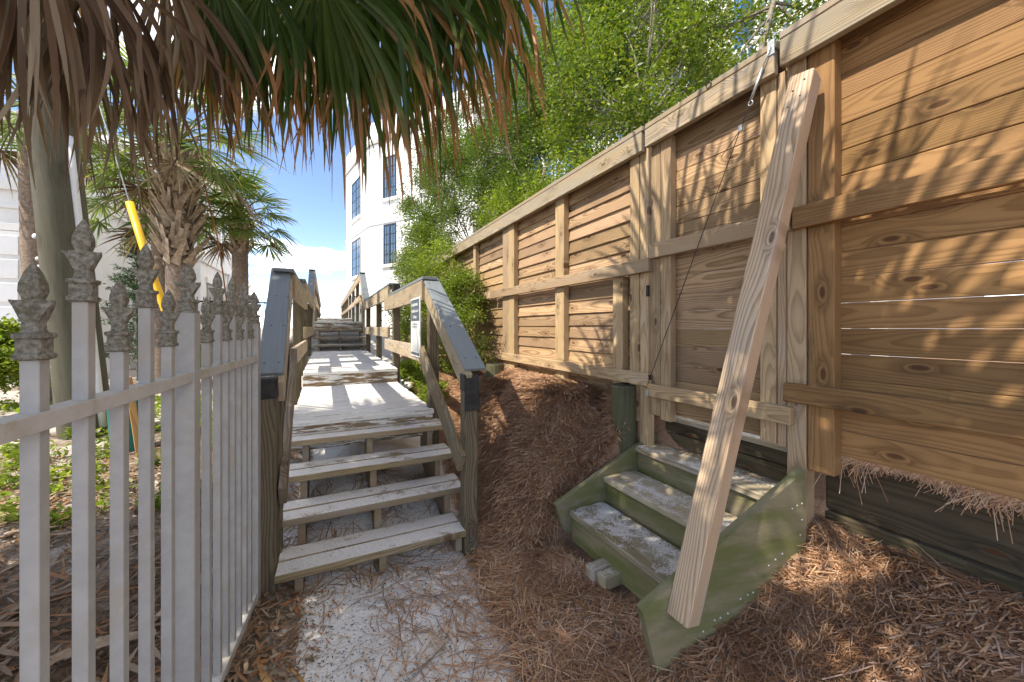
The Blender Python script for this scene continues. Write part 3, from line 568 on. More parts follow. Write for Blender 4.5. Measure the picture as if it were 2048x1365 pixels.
def piling(loc, r, h, label):
    o = thing('piling_stub', loc, label, 'post', 'cut-off round pilings')
    n = 16; vs, fs = [], []
    for i, (z, s) in enumerate(((-0.4, 1.0), (0.2 * h, 1.0), (0.6 * h, 0.99), (h - 0.012, 0.98), (h, 0.93))):
        for jn in range(n):
            a = 2 * math.pi * jn / n; rr = r * s * (1 + 0.03 * math.sin(3 * a + 1) + 0.02 * math.sin(7 * a)); vs.append((z, rr * math.cos(a), rr * math.sin(a)))
    for i in range(4):
        for jn in range(n): fs.append((i * n + jn, i * n + (jn + 1) % n, (i + 1) * n + (jn + 1) % n, (i + 1) * n + jn))
    fs.append(tuple(4 * n + q for q in range(n)))
    mw = Matrix.Translation(Vector(loc)) @ Matrix(((0, 0, -1), (0, 1, 0), (1, 0, 0))).to_4x4()
    link('shaft', pymesh('shaft', vs, fs, False), M['dock_piling'], o, mw)
    tp = [(0.002 + h, 0.9 * r * math.cos(a), 0.9 * r * math.sin(a)) for a in np.linspace(0, 2 * math.pi, 16, endpoint=False)]
    link('cut_top', pymesh('cut_top', tp, [tuple(range(16))]), M['tar'], o, mw)
piling((2.035, 2.235, 0.30), 0.096, 0.765, 'dark mossy round piling stub left of the small green steps')
piling((1.80, 4.15, 0.60), 0.11, 0.47, 'short round piling stub half hidden by shrub at the fence foot')

# ------------------------------------------------------------------ grey picket fence with spear finials
pf = thing('picket_fence', (-0.42, 1.7, 0.02), 'grey painted metal picket fence with lichen-covered spear finials', 'fence')
PA, PB, PC = Vector((-0.512, 0.30, 0)), Vector((-0.408, 1.74, 0)), Vector((-0.344, 2.40, 0))
def finial_mesh():
    vs, fs = [], []
    def ring(prof, z): b = len(vs); vs.extend((x, y, z) for x, y in prof); return b
    def sq(r, c=0.8): return [(r, -r * c), (r, r * c), (r * c, r), (-r * c, r), (-r, r * c), (-r, -r * c), (-r * c, -r), (r * c, -r)]
    def loft(rings):
        for a, b in zip(rings, rings[1:]):
            for i in range(8): fs.append((a + i, a + (i + 1) % 8, b + (i + 1) % 8, b + i))
    r = [ring(sq(q), z) for q, z in ((0.0155, -0.003), (0.0205, 0.0), (0.0205, 0.007), (0.0172, 0.010), (0.0172, 0.034), (0.0208, 0.037), (0.0208, 0.044), (0.013, 0.046), (0.0115, 0.052), (0.0108, 0.080), (0.0115, 0.095), (0.0105, 0.104), (0.0142, 0.118), (0.0135, 0.132), (0.0085, 0.152), (0.0012, 0.170))]
    loft(r); fs.append(tuple(r[-1] + i for i in range(8)))
    # two pointed barbs that flare out of the shaft
    for s, k_ in ((1, 1.0), (-1, 0.85)):
        b = len(vs)
        for (x, z0, z1, w) in ((0.004, 0.056, 0.104, 0.0105), (0.012, 0.066, 0.103, 0.0105), (0.019, 0.082, 0.1025, 0.009), (0.0255, 0.094, 0.1025, 0.006), (0.032 * k_, 0.1005, 0.1035, 0.002)):
            vs.extend([(s * x, -w, z0), (s * x, w, z0), (s * x, w, z1), (s * x, -w, z1)])
        for i in range(4):
            for q in range(4):
                f_ = (b + i * 4 + q, b + i * 4 + (q + 1) % 4, b + (i + 1) * 4 + (q + 1) % 4, b + (i + 1) * 4 + q); fs.append(f_ if s > 0 else f_[::-1])
        fs.append((b + 16, b + 17, b + 18, b + 19))
    return pymesh('finial', vs, fs)
fin = finial_mesh()
def picket(pos, d, ztop, w=0.0255, post=False):
    ang = math.atan2(d.y, d.x); g0 = -0.06
    p_ = plank('fence_post' if post else 'picket', (pos.x, pos.y, g0), (pos.x, pos.y, ztop), w, w, (-d.y, d.x, 0), M['paint_grey'], pf, 0.0012)
    sc_ = Matrix.Scale(1.0, 4) if not post else Matrix.Diagonal((1.25, 1.25, 1.0, 1))
    link('finial', fin, M['finial'], p_, Matrix.Translation((pos.x, pos.y, ztop)) @ Matrix.Rotation(ang + R(90) + R(random.uniform(-6, 6)), 4, 'Z') @ Matrix.Rotation(R(random.uniform(-2, 2)), 4, 'X') @ sc_)
d1 = (PB - PA).normalized(); d2 = (PC - PB).normalized()
ys = [0.465, 0.59, 0.715, 0.84, 0.980, 1.110, 1.238, 1.364, 1.490]
random.seed(3)
for i, y in enumerate(ys):
    t = (y - PA.y) / (PB.y - PA.y); picket(PA + (PB - PA) * t, d1, 1.445 if i % 2 == 0 else 1.555)
picket(PA + (PB - PA) * ((1.635 - PA.y) / (PB.y - PA.y)), d1, 1.548, 0.052, True)
for i, y in enumerate((1.80, 1.91, 2.0, 2.085, 2.17, 2.258, 2.335)):
    t = (y - PB.y) / (PC.y - PB.y); picket(PB + (PC - PB) * t, d2, 1.445 if i % 2 == 0 else 1.555)
picket(PC + d2 * 0.025, d2, 1.52, 0.052, True)
PM = PA + (PB - PA) * ((1.635 - PA.y) / (PB.y - PA.y))
for z, h in ((1.334, 0.032), (0.085, 0.032)):
    plank('rail', (PA.x, PA.y, z), (PM.x - d1.x * .026, PM.y - d1.y * .026, z), 0.042, h, (0, 0, 1), M['rail_dirt'], pf, 0.001)
    dm = (PC - PM).normalized(); plank('rail', (PM.x + dm.x * .026, PM.y + dm.y * .026, z), (PC.x, PC.y, z), 0.042, h, (0, 0, 1), M['rail_dirt'], pf, 0.001)

# ------------------------------------------------------------------ utility pole, guy wire, bits behind the fence
up_ = thing('utility_pole', (-2.45, 5.87, 0.3), 'weathered greenish wooden utility pole with cables and white conduit', 'utility pole')
def pole_at(z, dx=0.0, dy=0.0):
    s = (z - 0.35) / 4.2; return Vector((-2.38 - 0.42 * s + dx, 5.87 + 0.20 * s + dy, z))
axd = (pole_at(8) - pole_at(0)).normalized()
n = 18; vs, fs = [], []
for i, z in enumerate(np.linspace(0, 9, 10)):
    r = 0.215 - 0.006 * z
    for jn in range(n):
        a = 2 * math.pi * jn / n; rr = r * (1 + 0.012 * math.sin(5 * a) + random.uniform(-.008, .008)); vs.append((z, rr * math.cos(a), rr * math.sin(a)))
for i in range(9):
    for jn in range(n): fs.append((i * n + jn, i * n + (jn + 1) % n, (i + 1) * n + (jn + 1) % n, (i + 1) * n + jn))
fs.append(tuple(9 * n + q for q in range(n)))
yv = axd.cross(Vector((1, 0, 0))).normalized(); zv = axd.cross(yv)
link('shaft', pymesh('shaft', vs, fs, True), M['utility'], up_, Matrix.Translation(pole_at(0.05)) @ Matrix((axd, yv, zv)).transposed().to_4x4())
rt = Vector((0.8988, -0.4384, 0)); fw = Vector((0.4384, 0.8988, 0))
def along_pole(name, o, r, m, z0=0.35, z1=8.5): tube(name, [pole_at(z) + o * (1 - 0.03 * z) for z in np.linspace(z0, z1, 8)], r, M[m], up_, 8)
along_pole('conduit', rt * 0.215 - fw * 0.02, 0.035, 'white_pvc', 0.4, 3.6)
along_pole('cable', rt * 0.185 - fw * 0.09, 0.010, 'black', 0.4)
along_pole('cable', -rt * 0.225 - fw * 0.03, 0.014, 'black', 0.4); along_pole('cable', -rt * 0.195 - fw * 0.08, 0.012, 'black', 0.4); along_pole('cable', -rt * 0.170 - fw * 0.11, 0.008, 'metal', 0.4)
for z, r in ((2.47, 0.028), (2.23, 0.02), (2.14, 0.024)):
    p0 = pole_at(z) - rt * 0.13 - fw * 0.155; tube('reflector_disc', [p0, p0 - fw * 0.01], r, M['white_pvc'], up_, 14)
for z in (0.95, 1.08, 1.2):
    tube('wire_band', [pole_at(z) + (rt * math.cos(a) - fw * math.sin(a)) * 0.20 for a in np.linspace(0, 3.14, 12)], 0.006, M['metal'], up_, 6)
gw = thing('guy_wire', (-1.20, 5.27, 0.3), 'steel guy wire in a bright yellow guard sleeve beside the utility pole', 'guy wire')
g0, g1 = Vector((-1.20, 5.27, 0.25)), Vector((-3.08, 6.13, 7.0))
tube('wire', [g0, g1], 0.006, M['metal'], gw, 6)
t0, t1 = (0.9 - 0.25) / 6.75, (2.87 - 0.25) / 6.75
gd = (g1 - g0).normalized()
tube('guard_sleeve', [g0 + (g1 - g0) * t0, g0 + (g1 - g0) * (t0 + .12) + rt * .02, g0 + (g1 - g0) * ((t0 + t1) / 2 + .04), g0 + (g1 - g0) * t1], 0.036, M['yellow'], gw, 10)
hw = thing('hanging_wire', (-1.9, 9.3, 3.9), 'thin rusty orange wire hanging in front of the right palm', 'wire')
tube('strand', [(-2.35, 8.0, 5.6), (-1.90, 8.0, 4.3), (-1.62, 8.0, 2.9), (-1.50, 8.0, 1.8)], 0.011, M['rust'], hw, 6)
bn = thing('plastic_bin', (-1.72, 5.0, 0.30), 'teal plastic bin behind the picket fence', 'bin')
vs, fs = [], []
for i, (z, r) in enumerate(((0, 0.13), (0.48, 0.16), (0.50, 0.18), (0.55, 0.18), (0.56, 0.16))):
    for jn in range(16): a = 2 * math.pi * jn / 16; vs.append((r * math.cos(a), r * math.sin(a), z))
for i in range(4):
    for jn in range(16): fs.append((i * 16 + jn, i * 16 + (jn + 1) % 16, (i + 1) * 16 + (jn + 1) % 16, (i + 1) * 16 + jn))
me = pymesh('tub', vs, fs, True); link('tub', me, M['teal'], bn, Matrix.Translation((-1.72, 5.0, 0.28)))
lv = [(0.175 * math.cos(a), 0.175 * math.sin(a), 0.0) for a in np.linspace(0, 2 * math.pi, 16, endpoint=False)] + [(0, 0, 0.05)]
link('lid', pymesh('lid', lv, [(i, (i + 1) % 16, 16) for i in range(16)], True), M['teal'], bn, Matrix.Translation((-1.72, 5.0, 0.838)))
sk = plank('wooden_stake', (-1.48, 4.55, 0.2), (-1.60, 4.62, 1.05), 0.05, 0.02, (0.3, -1, 0), M['stake']); tag(sk, 'orange-tan wooden stake leaning beside the teal bin, left one of two', 'stake', 'wooden stakes by the bin')
sk = plank('wooden_stake', (-1.255, 4.45, 0.2), (-1.26, 4.47, 1.08), 0.04, 0.02, (0.3, -1, 0), M['stake']); tag(sk, 'upright orange-tan wooden stake right of the teal bin', 'stake', 'wooden stakes by the bin')

# ------------------------------------------------------------------ buildings
def window(par, o, u, w, h, cols=2, rows=4, depth=0.10, frame='frame_dark', sill=True, out=None):
    """o lower-left corner on the wall, u along the wall, outward normal out; reveal, frame, panes, glazing bars"""
    u = Vector(u).normalized(); n_ = out; z = Vector((0, 0, 1)); o = Vector(o)
    mw = Matrix.Translation(o) @ Matrix((u, z, n_)).transposed().to_4x4()
    t = 0.07; vs, fs = [], []
    def bx(x0, x1, y0, y1, z0, z1):
        b = len(vs); vs.extend([(x0, y0, z0), (x1, y0, z0), (x1, y1, z0), (x0, y1, z0), (x0, y0, z1), (x1, y0, z1), (x1, y1, z1), (x0, y1, z1)])
        fs.extend([(b, b + 3, b + 2, b + 1), (b + 4, b + 5, b + 6, b + 7), (b, b + 1, b + 5, b + 4), (b + 1, b + 2, b + 6, b + 5), (b + 2, b + 3, b + 7, b + 6), (b + 3, b, b + 4, b + 7)])
    bx(0, t, 0, h, -0.02, 0.03); bx(w - t, w, 0, h, -0.02, 0.03); bx(t, w - t, 0, t, -0.02, 0.03); bx(t, w - t, h - t, h, -0.02, 0.03)
    if cols == 2: bx(w / 2 - 0.06, w / 2 + 0.06, t, h - t, -0.02, 0.028)
    f_ = link('window', pymesh('window', vs, fs), M[frame], par, mw)
    vs, fs = [], []
    for r_ in range(1, rows): bx(t, w - t, h * r_ / rows - 0.018, h * r_ / rows + 0.018, 0.0, 0.018)
    for c_ in ((0.25, 0.75) if cols == 2 else (0.5,)): bx(w * c_ - 0.018, w * c_ + 0.018, t, h - t, 0.0, 0.016)
    link('glazing_bars', pymesh('glazing_bars', vs, fs), M[frame], f_, mw)
    vs, fs = [], []; bx(t * .5, w - t * .5, t * .5, h - t * .5, -0.012, 0.004); link('pane', pymesh('pane', vs, fs), M['glass'], f_, mw)
    if sill:
        vs, fs = [], []; bx(-0.12, w + 0.12, -0.16, -0.002, 0.0, 0.12); link('sill', pymesh('sill', vs, fs), M['stucco'], f_, mw)
    return f_
def wallbox(name, pts, z0, z1, m, par):
    """closed extruded plan polygon (counter-clockwise)"""
    c = Vector((sum(p[0] for p in pts) / len(pts), sum(p[1] for p in pts) / len(pts), 0)); kk = len(pts)
    vs = [(p[0] - c.x, p[1] - c.y, z) for z in (z0, z1) for p in pts]
    fs = [tuple(range(kk - 1, -1, -1)), tuple(range(kk, 2 * kk))] + [(i, (i + 1) % kk, (i + 1) % kk + kk, i + kk) for i in range(kk)]
    return link(name, pymesh(name, vs, fs), M[m], par, Matrix.Translation(c))
def grow(pts, d):
    cx = sum(p[0] for p in pts) / len(pts); cy = sum(p[1] for p in pts) / len(pts); return [(cx + (x - cx) * (1 + d / math.hypot(x - cx, y - cy)), cy + (y - cy) * (1 + d / math.hypot(x - cx, y - cy))) for x, y in pts]

# faceted white tower house beyond the boardwalk, right
tw = thing('beach_house', (4, 26, 0), 'white faceted stucco beach house beyond the right boardwalk railing', 'house')
P1 = Vector((2.17, 22.0, 0)); dL = Vector((-0.186, 0.983, 0)); dR = Vector((0.569, -0.822, 0))
P0 = P1 + dL * 5.07; P2 = P1 + dR * 7.0
plan = [(P2.x, P2.y), (P2.x + 5, P2.y + 3), (P2.x + 6, P2.y + 14), (P0.x + 1.2, P0.y + 5), (P0.x, P0.y), (P1.x, P1.y)]
plan = plan[::1]
wallbox('wall', plan, -0.5, 11.3, 'stucco', tw)
wallbox('string_course', grow(plan, 0.07), 6.98, 7.12, 'stucco', tw); wallbox('cornice', grow(plan, 0.10), 11.30, 11.48, 'roof_grey', tw); wallbox('parapet', grow(plan, 0.02), 11.48, 12.5, 'stucco', tw)
nL = Vector((-0.983, -0.186, 0)); nR = Vector((-0.822, -0.569, 0))
for z0, h in ((4.55, 2.2), (8.0, 2.3)):
    window(tw, P1 + dL * 3.70 + Vector((0, 0, z0)) + nL * 0.004, -dL, 1.9, h, 2, 4, out=nL)
    window(tw, P1 + dR * 1.05 + Vector((0, 0, z0 + 0.25)) + nR * 0.004, dR, 0.92, h - 0.1, 2, 4, out=nR)
    window(tw, P1 + dR * 3.6 + Vector((0, 0, z0 + 0.25)) + nR * 0.004, dR, 0.92, h - 0.1, 2, 4, out=nR)
window(tw, P1 + dL * 3.70 + Vector((0, 0, 1.2)) + nL * 0.004, -dL, 1.9, 2.2, 2, 4, out=nL)

# white house on the left: garage front, return wall, second wing
lh = thing('white_house', (-6, 14, 0), 'white house with garage door and lap siding at the left edge, behind the pole', 'house')
wallbox('wall', [(-4.94, 11.75), (-4.94, 14.5), (-12, 14.5), (-12, 11.75)], -0.3, 4.42, 'stucco', lh)
wallbox('wall', [(-5.02, 11.85), (-5.02, 14.42), (-11.9, 14.42), (-11.9, 11.85)], 4.42, 5.75, 'siding', lh)
wallbox('belt_course', [(-4.86, 11.67), (-4.86, 14.46), (-12.1, 14.46), (-12.1, 11.67)], 4.36, 4.56, 'trimw', lh)
wallbox('belt_course', [(-4.90, 11.71), (-4.90, 14.48), (-12.1, 14.48), (-12.1, 11.71)], 3.98, 4.05, 'trimw', lh)
wallbox('eave', [(-4.72, 11.5), (-4.72, 14.46), (-12.3, 14.46), (-12.3, 11.5)], 5.752, 5.93, 'trimw', lh)
for i in range(9): plank('siding_board', (-11.9, 11.838, 4.62 + 0.125 * i), (-5.02, 11.838, 4.62 + 0.125 * i), 0.128, 0.014, (0, -1, 0.09), M['siding'], lh, 0.002)
gdo = box('garage_door', (-8.6, 11.70, 0.0), (-5.72, 11.742, 3.5), M['trimw'], lh, 0.01)
for r_ in range(7):
    for c_ in range(4): box('door_panel', (-8.52 + 0.715 * c_, 11.675, 0.06 + 0.49 * r_), (-7.90 + 0.715 * c_, 11.699, 0.46 + 0.49 * r_), M['siding'], gdo, 0.012)
box('door_trim', (-5.712, 11.70, 0), (-5.56, 11.748, 3.62), M['trimw'], lh); box('door_trim', (-8.76, 11.70, 3.51), (-5.714, 11.748, 3.66), M['trimw'], lh)
rh = thing('sided_house', (-5, 18, 0), 'white lap-sided house wing with garage openings behind the palms', 'house')
wallbox('wall', [(-3.4, 14.55), (-3.4, 23.0), (-10, 23.0), (-10, 14.55)], -0.3, 3.55, 'stucco', rh)
wallbox('wall', [(-3.46, 14.6), (-3.46, 22.95), (-9.9, 22.95), (-9.9, 14.6)], 3.55, 6.6, 'siding', rh)
wallbox('belt_course', [(-3.34, 14.52), (-3.34, 23.05), (-10, 23.05), (-10, 14.52)], 3.50, 3.72, 'trimw', rh)
wallbox('eave', [(-3.15, 14.3), (-3.15, 23.3), (-10, 23.3), (-10, 14.3)], 6.602, 6.78, 'trimw', rh)
for i in range(20): plank('siding_board', (-3.45, 14.6, 3.80 + 0.14 * i), (-3.45, 22.95, 3.80 + 0.14 * i), 0.142, 0.014, (1, 0, 0.09), M['siding'], rh, 0.002)
for y0 in (15.2, 18.0, 20.6):
    box('garage_opening', (-3.398, y0, 0.2), (-3.37, y0 + 2.1, 2.9), M['roof_grey'], rh, 0.01)
    box('door_trim', (-3.399, y0 - 0.12, 2.905), (-3.33, y0 + 2.22, 3.1), M['trimw'], rh)
for y0 in (17.0, 19.6): window(rh, (-3.425, y0, 4.3), (0, 1, 0), 0.8, 1.6, 1, 2, frame='trimw', out=Vector((1, 0, 0)), sill=False)
dsp = thing('downspout', (-3.28, 17.6, 0.2), 'grey metal downspout on the white sided wing behind the palms', 'downspout')
tube('pipe', [(-3.28, 17.6, 0.2), (-3.28, 17.6, 3.2), (-3.28, 17.7, 3.45), (-3.30, 17.9, 3.5)], 0.04, M['metal'], dsp, 8)

# pale house behind the trees, right
bh = thing('balcony_house', (11, 9, 0), 'pale house with blue shutters and white balcony behind the trees', 'house')
wallbox('wall', [(8.5, 3.0), (13, 3.0), (13, 17.0), (8.5, 17.0)], 0, 11.0, 'beige', bh)
wallbox('roof', [(8.0, 2.5), (13.5, 2.5), (13.5, 17.5), (8.0, 17.5)], 11.002, 11.3, 'roof_grey', bh)
for y0 in (4.2, 7.0, 9.8, 12.6, 15.2):
    for z0 in (4.3, 7.4):
        window(bh, (8.495, y0 + 1.0, z0), (0, -1, 0), 1.0, 1.7, 2, 3, frame='trimw', out=Vector((-1, 0, 0)))
        for yy in (y0 - 0.50, y0 + 1.06): box('shutter', (8.44, yy, z0 - 0.05), (8.494, yy + 0.42, z0 + 1.75), M['shutter'], bh, 0.01)
wallbox('balcony_floor', [(6.9, 3.0), (8.495, 3.0), (8.495, 9.0), (6.9, 9.0)], 5.55, 5.75, 'trimw', bh)
for y0 in (3.2, 5.2, 7.2, 8.9): box('column', (6.95, y0 - 0.12, 0.3), (7.2, y0 + 0.12, 11.0), M['trimw'], bh, 0.02)
plank('balcony_rail', (7.0, 3.0, 6.7), (7.0, 9.0, 6.7), 0.07, 0.07, (0, 0, 1), M['trimw'], bh); plank('balcony_rail', (7.0, 3.0, 5.95), (7.0, 9.0, 5.95), 0.05, 0.05, (0, 0, 1), M['trimw'], bh)
for i in range(40): plank('baluster', (7.0, 3.1 + 0.15 * i, 5.95), (7.0, 3.1 + 0.15 * i, 6.7), 0.035, 0.035, (1, 0, 0), M['trimw'], bh, 0.002)

bf = thing('black_fence', (-1.6, 12.6, 0.4), 'low black metal railing between the left palms and the boardwalk', 'fence')
for z in (0.75, 2.18): plank('rail', (-3.2, 12.6, z), (-0.55, 12.6, z), 0.03, 0.04, (0, 0, 1), M['black'], bf, 0.002)
for i in range(20): plank('picket', (-3.15 + 0.136 * i, 12.6, 0.5), (-3.15 + 0.136 * i, 12.6, 2.3), 0.016, 0.016, (1, 0, 0), M['black'], bf, 0.001)

# ------------------------------------------------------------------ foliage builders
def leaves_mesh(name, cen, L, Wd, up_bias=0.3, fold=0.0, var=0.55):
    n_ = len(cen); u = rng.normal(size=(n_, 3)); u[:, 2] *= 0.6; u /= np.linalg.norm(u, axis=1)[:, None]
    r_ = rng.normal(size=(n_, 3)); r_[:, 2] += up_bias * 2; v = np.cross(u, r_); v /= np.linalg.norm(v, axis=1)[:, None] + 1e-9
    l_ = (L * (1 + var * rng.uniform(-1, 1, n_)))[:, None]; w_ = (Wd * (1 + var * rng.uniform(-1, 1, n_)))[:, None]
    vs = np.stack([cen - u * l_ / 2, cen + v * w_ / 2 + u * l_ * 0.08, cen + u * l_ / 2, cen - v * w_ / 2 + u * l_ * 0.08], 1).reshape(-1, 3)
    return npmesh(name, vs, np.arange(n_ * 4).reshape(-1, 4))
def limb(p0, p1, r0, r1, vs, fs, seg=6, bend=0.12):
    p0, p1 = np.array(p0, float), np.array(p1, float); d = p1 - p0; L = np.linalg.norm(d); b = len(vs); K = 4
    off = rng.normal(size=3) * bend * L
    for i in range(K + 1):
        t = i / K; p = p0 + d * t + off * math.sin(math.pi * t) * 0.5; r = r0 + (r1 - r0) * t
        dd = d / L; h = np.array([1, 0, 0]) if abs(dd[0]) < 0.8 else np.array([0, 1, 0]); s = np.cross(dd, h); s /= np.linalg.norm(s); t2 = np.cross(s, dd)
        for q in range(seg): a = 2 * math.pi * q / seg; vs.append(tuple(p + (s * math.cos(a) + t2 * math.sin(a)) * r))
    for i in range(K):
        for q in range(seg): fs.append((b + i * seg + q, b + i * seg + (q + 1) % seg, b + (i + 1) * seg + (q + 1) % seg, b + (i + 1) * seg + q))
def tree(name, base, lobes, nleaf, mat, label, cat, group=None, L=0.045, Wd=0.022, trunk_r=0.06, nclump=90, clump_r=0.28, twig=True):
    """lobes: list of (centre, radii). Clumps of leaves sit on twigs fanned out from the trunk."""
    o = thing(name, base, label, cat, group); bs = np.array(base, float)
    vol = np.array([l[1][0] * l[1][1] * l[1][2] for l in lobes]); pr = vol / vol.sum()
    cl = []; tv, tf = [], []
    for li, (c, rd) in enumerate(lobes):
        c = np.array(c, float); k_ = max(4, int(nclump * pr[li]))
        limb(bs, c + np.array([0, 0, -rd[2] * 0.2]), trunk_r, trunk_r * 0.4, tv, tf, 7)
        for _ in range(k_):
            d = rng.normal(size=3); d /= np.linalg.norm(d); p = c + d * np.array(rd) * rng.uniform(0.35, 1.0) ** 0.6
            cl.append((p, clump_r * rng.uniform(0.55, 1.35)))
            if twig and rng.random() < 0.6: limb(c + (p - c) * rng.uniform(0, .25) + np.array([0, 0, -rd[2] * 0.25]), p, trunk_r * 0.28, 0.004, tv, tf, 4, 0.18)
    wts = np.array([c[1] ** 2.2 for c in cl]); wts /= wts.sum(); cnt = rng.multinomial(nleaf, wts); pts = []
    for (p, r), m_ in zip(cl, cnt):
        g = rng.normal(size=(m_, 3)) * r * np.array([0.55, 0.55, 0.42]) + p; pts.append(g)
    pts = np.concatenate(pts)
    link('trunk', pymesh('trunk', [tuple(np.array(v) - bs) for v in tv], tf, True), M['bark'], o, Matrix.Translation(Vector(base)))
    link('crown', leaves_mesh('crown', pts - bs, L, Wd), M[mat], o, Matrix.Translation(Vector(base)))
    return o

GT = 'trees behind the timber fence'
tree('small_tree', (3.3, 3.2, 0.9), [((3.2, 3.2, 4.2), (0.9, 1.3, 1.4)), ((3.9, 2.2, 4.9), (0.8, 1.1, 1.0)), ((3.6, 3.9, 5.6), (1.0, 1.2, 1.1))], 56000, 'leaf_a', 'light leafy tree rising behind the gate, nearest of the trees', 'tree', GT, nclump=120, clump_r=0.25)
tree('small_tree', (3.2, 5.4, 0.9), [((3.1, 5.3, 3.7), (0.8, 1.3, 1.3)), ((3.5, 5.0, 5.4), (1.1, 1.4, 1.2)), ((3.0, 6.2, 4.9), (0.8, 1.0, 1.1))], 62000, 'leaf_b', 'dense green tree behind the middle of the left fence run', 'tree', GT, nclump=130, clump_r=0.25)
tree('small_tree', (3.1, 8.0, 0.9), [((2.9, 7.9, 3.6), (0.9, 1.4, 1.4)), ((3.3, 8.0, 5.6), (1.0, 1.3, 1.3)), ((2.7, 9.3, 4.6), (0.8, 1.2, 1.2))], 56000, 'leaf_b', 'dark green tree near the far end of the timber fence', 'tree', GT, nclump=120, clump_r=0.26)
tree('small_tree', (2.75, 10.6, 0.9), [((2.55, 10.4, 3.2), (0.7, 1.0, 1.2)), ((2.5, 10.8, 5.0), (0.75, 1.0, 1.2)), ((2.9, 10.0, 6.2), (0.9, 1.1, 0.9))], 34000, 'leaf_b', 'farthest tree, in front of the white faceted beach house', 'tree', GT, L=0.055, Wd=0.027, nclump=120, clump_r=0.27)
tree('small_tree', (4.9, 6.8, 0.6), [((4.8, 6.2, 6.6), (1.3, 1.6, 1.3)), ((4.9, 8.6, 6.8), (1.3, 1.6, 1.4)), ((5.2, 4.2, 6.4), (1.2, 1.4, 1.3))], 60000, 'leaf_b', 'tall open tree highest above the left fence run', 'tree', GT, L=0.055, Wd=0.026, nclump=140, clump_r=0.32)
tree('small_tree', (2.6, 5.0, 0.9), [((2.6, 3.9, 3.15), (0.35, 0.9, 0.35)), ((2.7, 5.4, 3.3), (0.4, 1.0, 0.5))], 15000, 'leaf_y', 'yellow-green shrub top spilling just above the fence cap', 'shrub', GT, nclump=70, clump_r=0.2, trunk_r=0.03)
GS = 'shrubs between boardwalk and fence'
tree('shrub', (1.60, 5.0, 0.75), [((1.60, 4.75, 1.35), (0.30, 0.40, 0.45)), ((1.75, 5.3, 1.9), (0.28, 0.5, 0.5))], 17000, 'leaf_a', 'bright green shrub nearest the boardwalk steps, against the fence', 'shrub', GS, L=0.038, Wd=0.018, trunk_r=0.02, nclump=80, clump_r=0.16)
tree('shrub', (1.50, 6.4, 0.8), [((1.50, 6.3, 1.6), (0.36, 0.6, 0.7)), ((1.7, 6.6, 2.4), (0.36, 0.6, 0.6))], 20000, 'leaf_y', 'yellow-green shrub behind the notice sign', 'shrub', GS, L=0.04, Wd=0.019, trunk_r=0.025, nclump=90, clump_r=0.18)
tree('shrub', (1.65, 8.4, 0.85), [((1.6, 8.2, 2.0), (0.42, 0.8, 0.9)), ((1.85, 8.9, 3.2), (0.5, 0.8, 0.7))], 20000, 'leaf_a', 'tall shrub farthest along the right boardwalk railing', 'shrub', GS, L=0.042, Wd=0.02, trunk_r=0.03, nclump=90, clump_r=0.2)
tree('shrub', (1.22, 4.7, 0.6), [((1.20, 4.6, 0.72), (0.18, 0.35, 0.14)), ((1.15, 5.6, 0.85), (0.18, 0.5, 0.18))], 5000, 'leaf_y', 'low green seedlings at the foot of the right boardwalk posts', 'shrub', GS, L=0.04, Wd=0.022, trunk_r=0.008, nclump=40, clump_r=0.09)
GL = 'bushes by the white house'
tree('bush', (-4.3, 8.3, 0.3), [((-4.35, 8.3, 1.1), (0.45, 0.45, 0.55))], 9000, 'leaf_y', 'yellow-green bush at the left edge below the garage door', 'bush', GL, L=0.07, Wd=0.035, nclump=50, clump_r=0.16, trunk_r=0.02)
tree('bush', (-2.0, 10.3, 0.3), [((-2.1, 10.3, 0.9), (0.6, 0.5, 0.35))], 5000, 'leaf_y', 'low light green bush at the foot of the palms', 'bush', GL, L=0.06, Wd=0.03, nclump=40, clump_r=0.15, trunk_r=0.015)
# upright young conifer
cf = thing('young_conifer', (-3.75, 11.3, 0.3), 'slender dark young conifer against the white house wall', 'tree')
cp, tv, tf = [], [], []
limb((-3.75, 11.3, 0.3), (-3.75, 11.3, 3.9), 0.03, 0.006, tv, tf, 6, 0.01)
for i in range(80):
    z = 0.7 + 3.2 * i / 80; r = 0.75 * (1 - (z - 0.5) / 3.6) + 0.08; a = rng.uniform(0, 6.28); e = np.array([-3.75 + r * math.cos(a), 11.3 + r * math.sin(a), z + 0.25 * r])
    limb((-3.75, 11.3, z), e, 0.010, 0.003, tv, tf, 4, 0.05)
    for t in np.linspace(0.2, 1, 10): cp.append(np.array([-3.75, 11.3, z]) * (1 - t) + e * t + rng.normal(size=(9, 3)) * 0.035)
link('trunk', pymesh('trunk', tv, tf, True), M['bark'], cf); link('crown', leaves_mesh('crown', np.concatenate(cp), 0.10, 0.018), M['conifer'], cf)

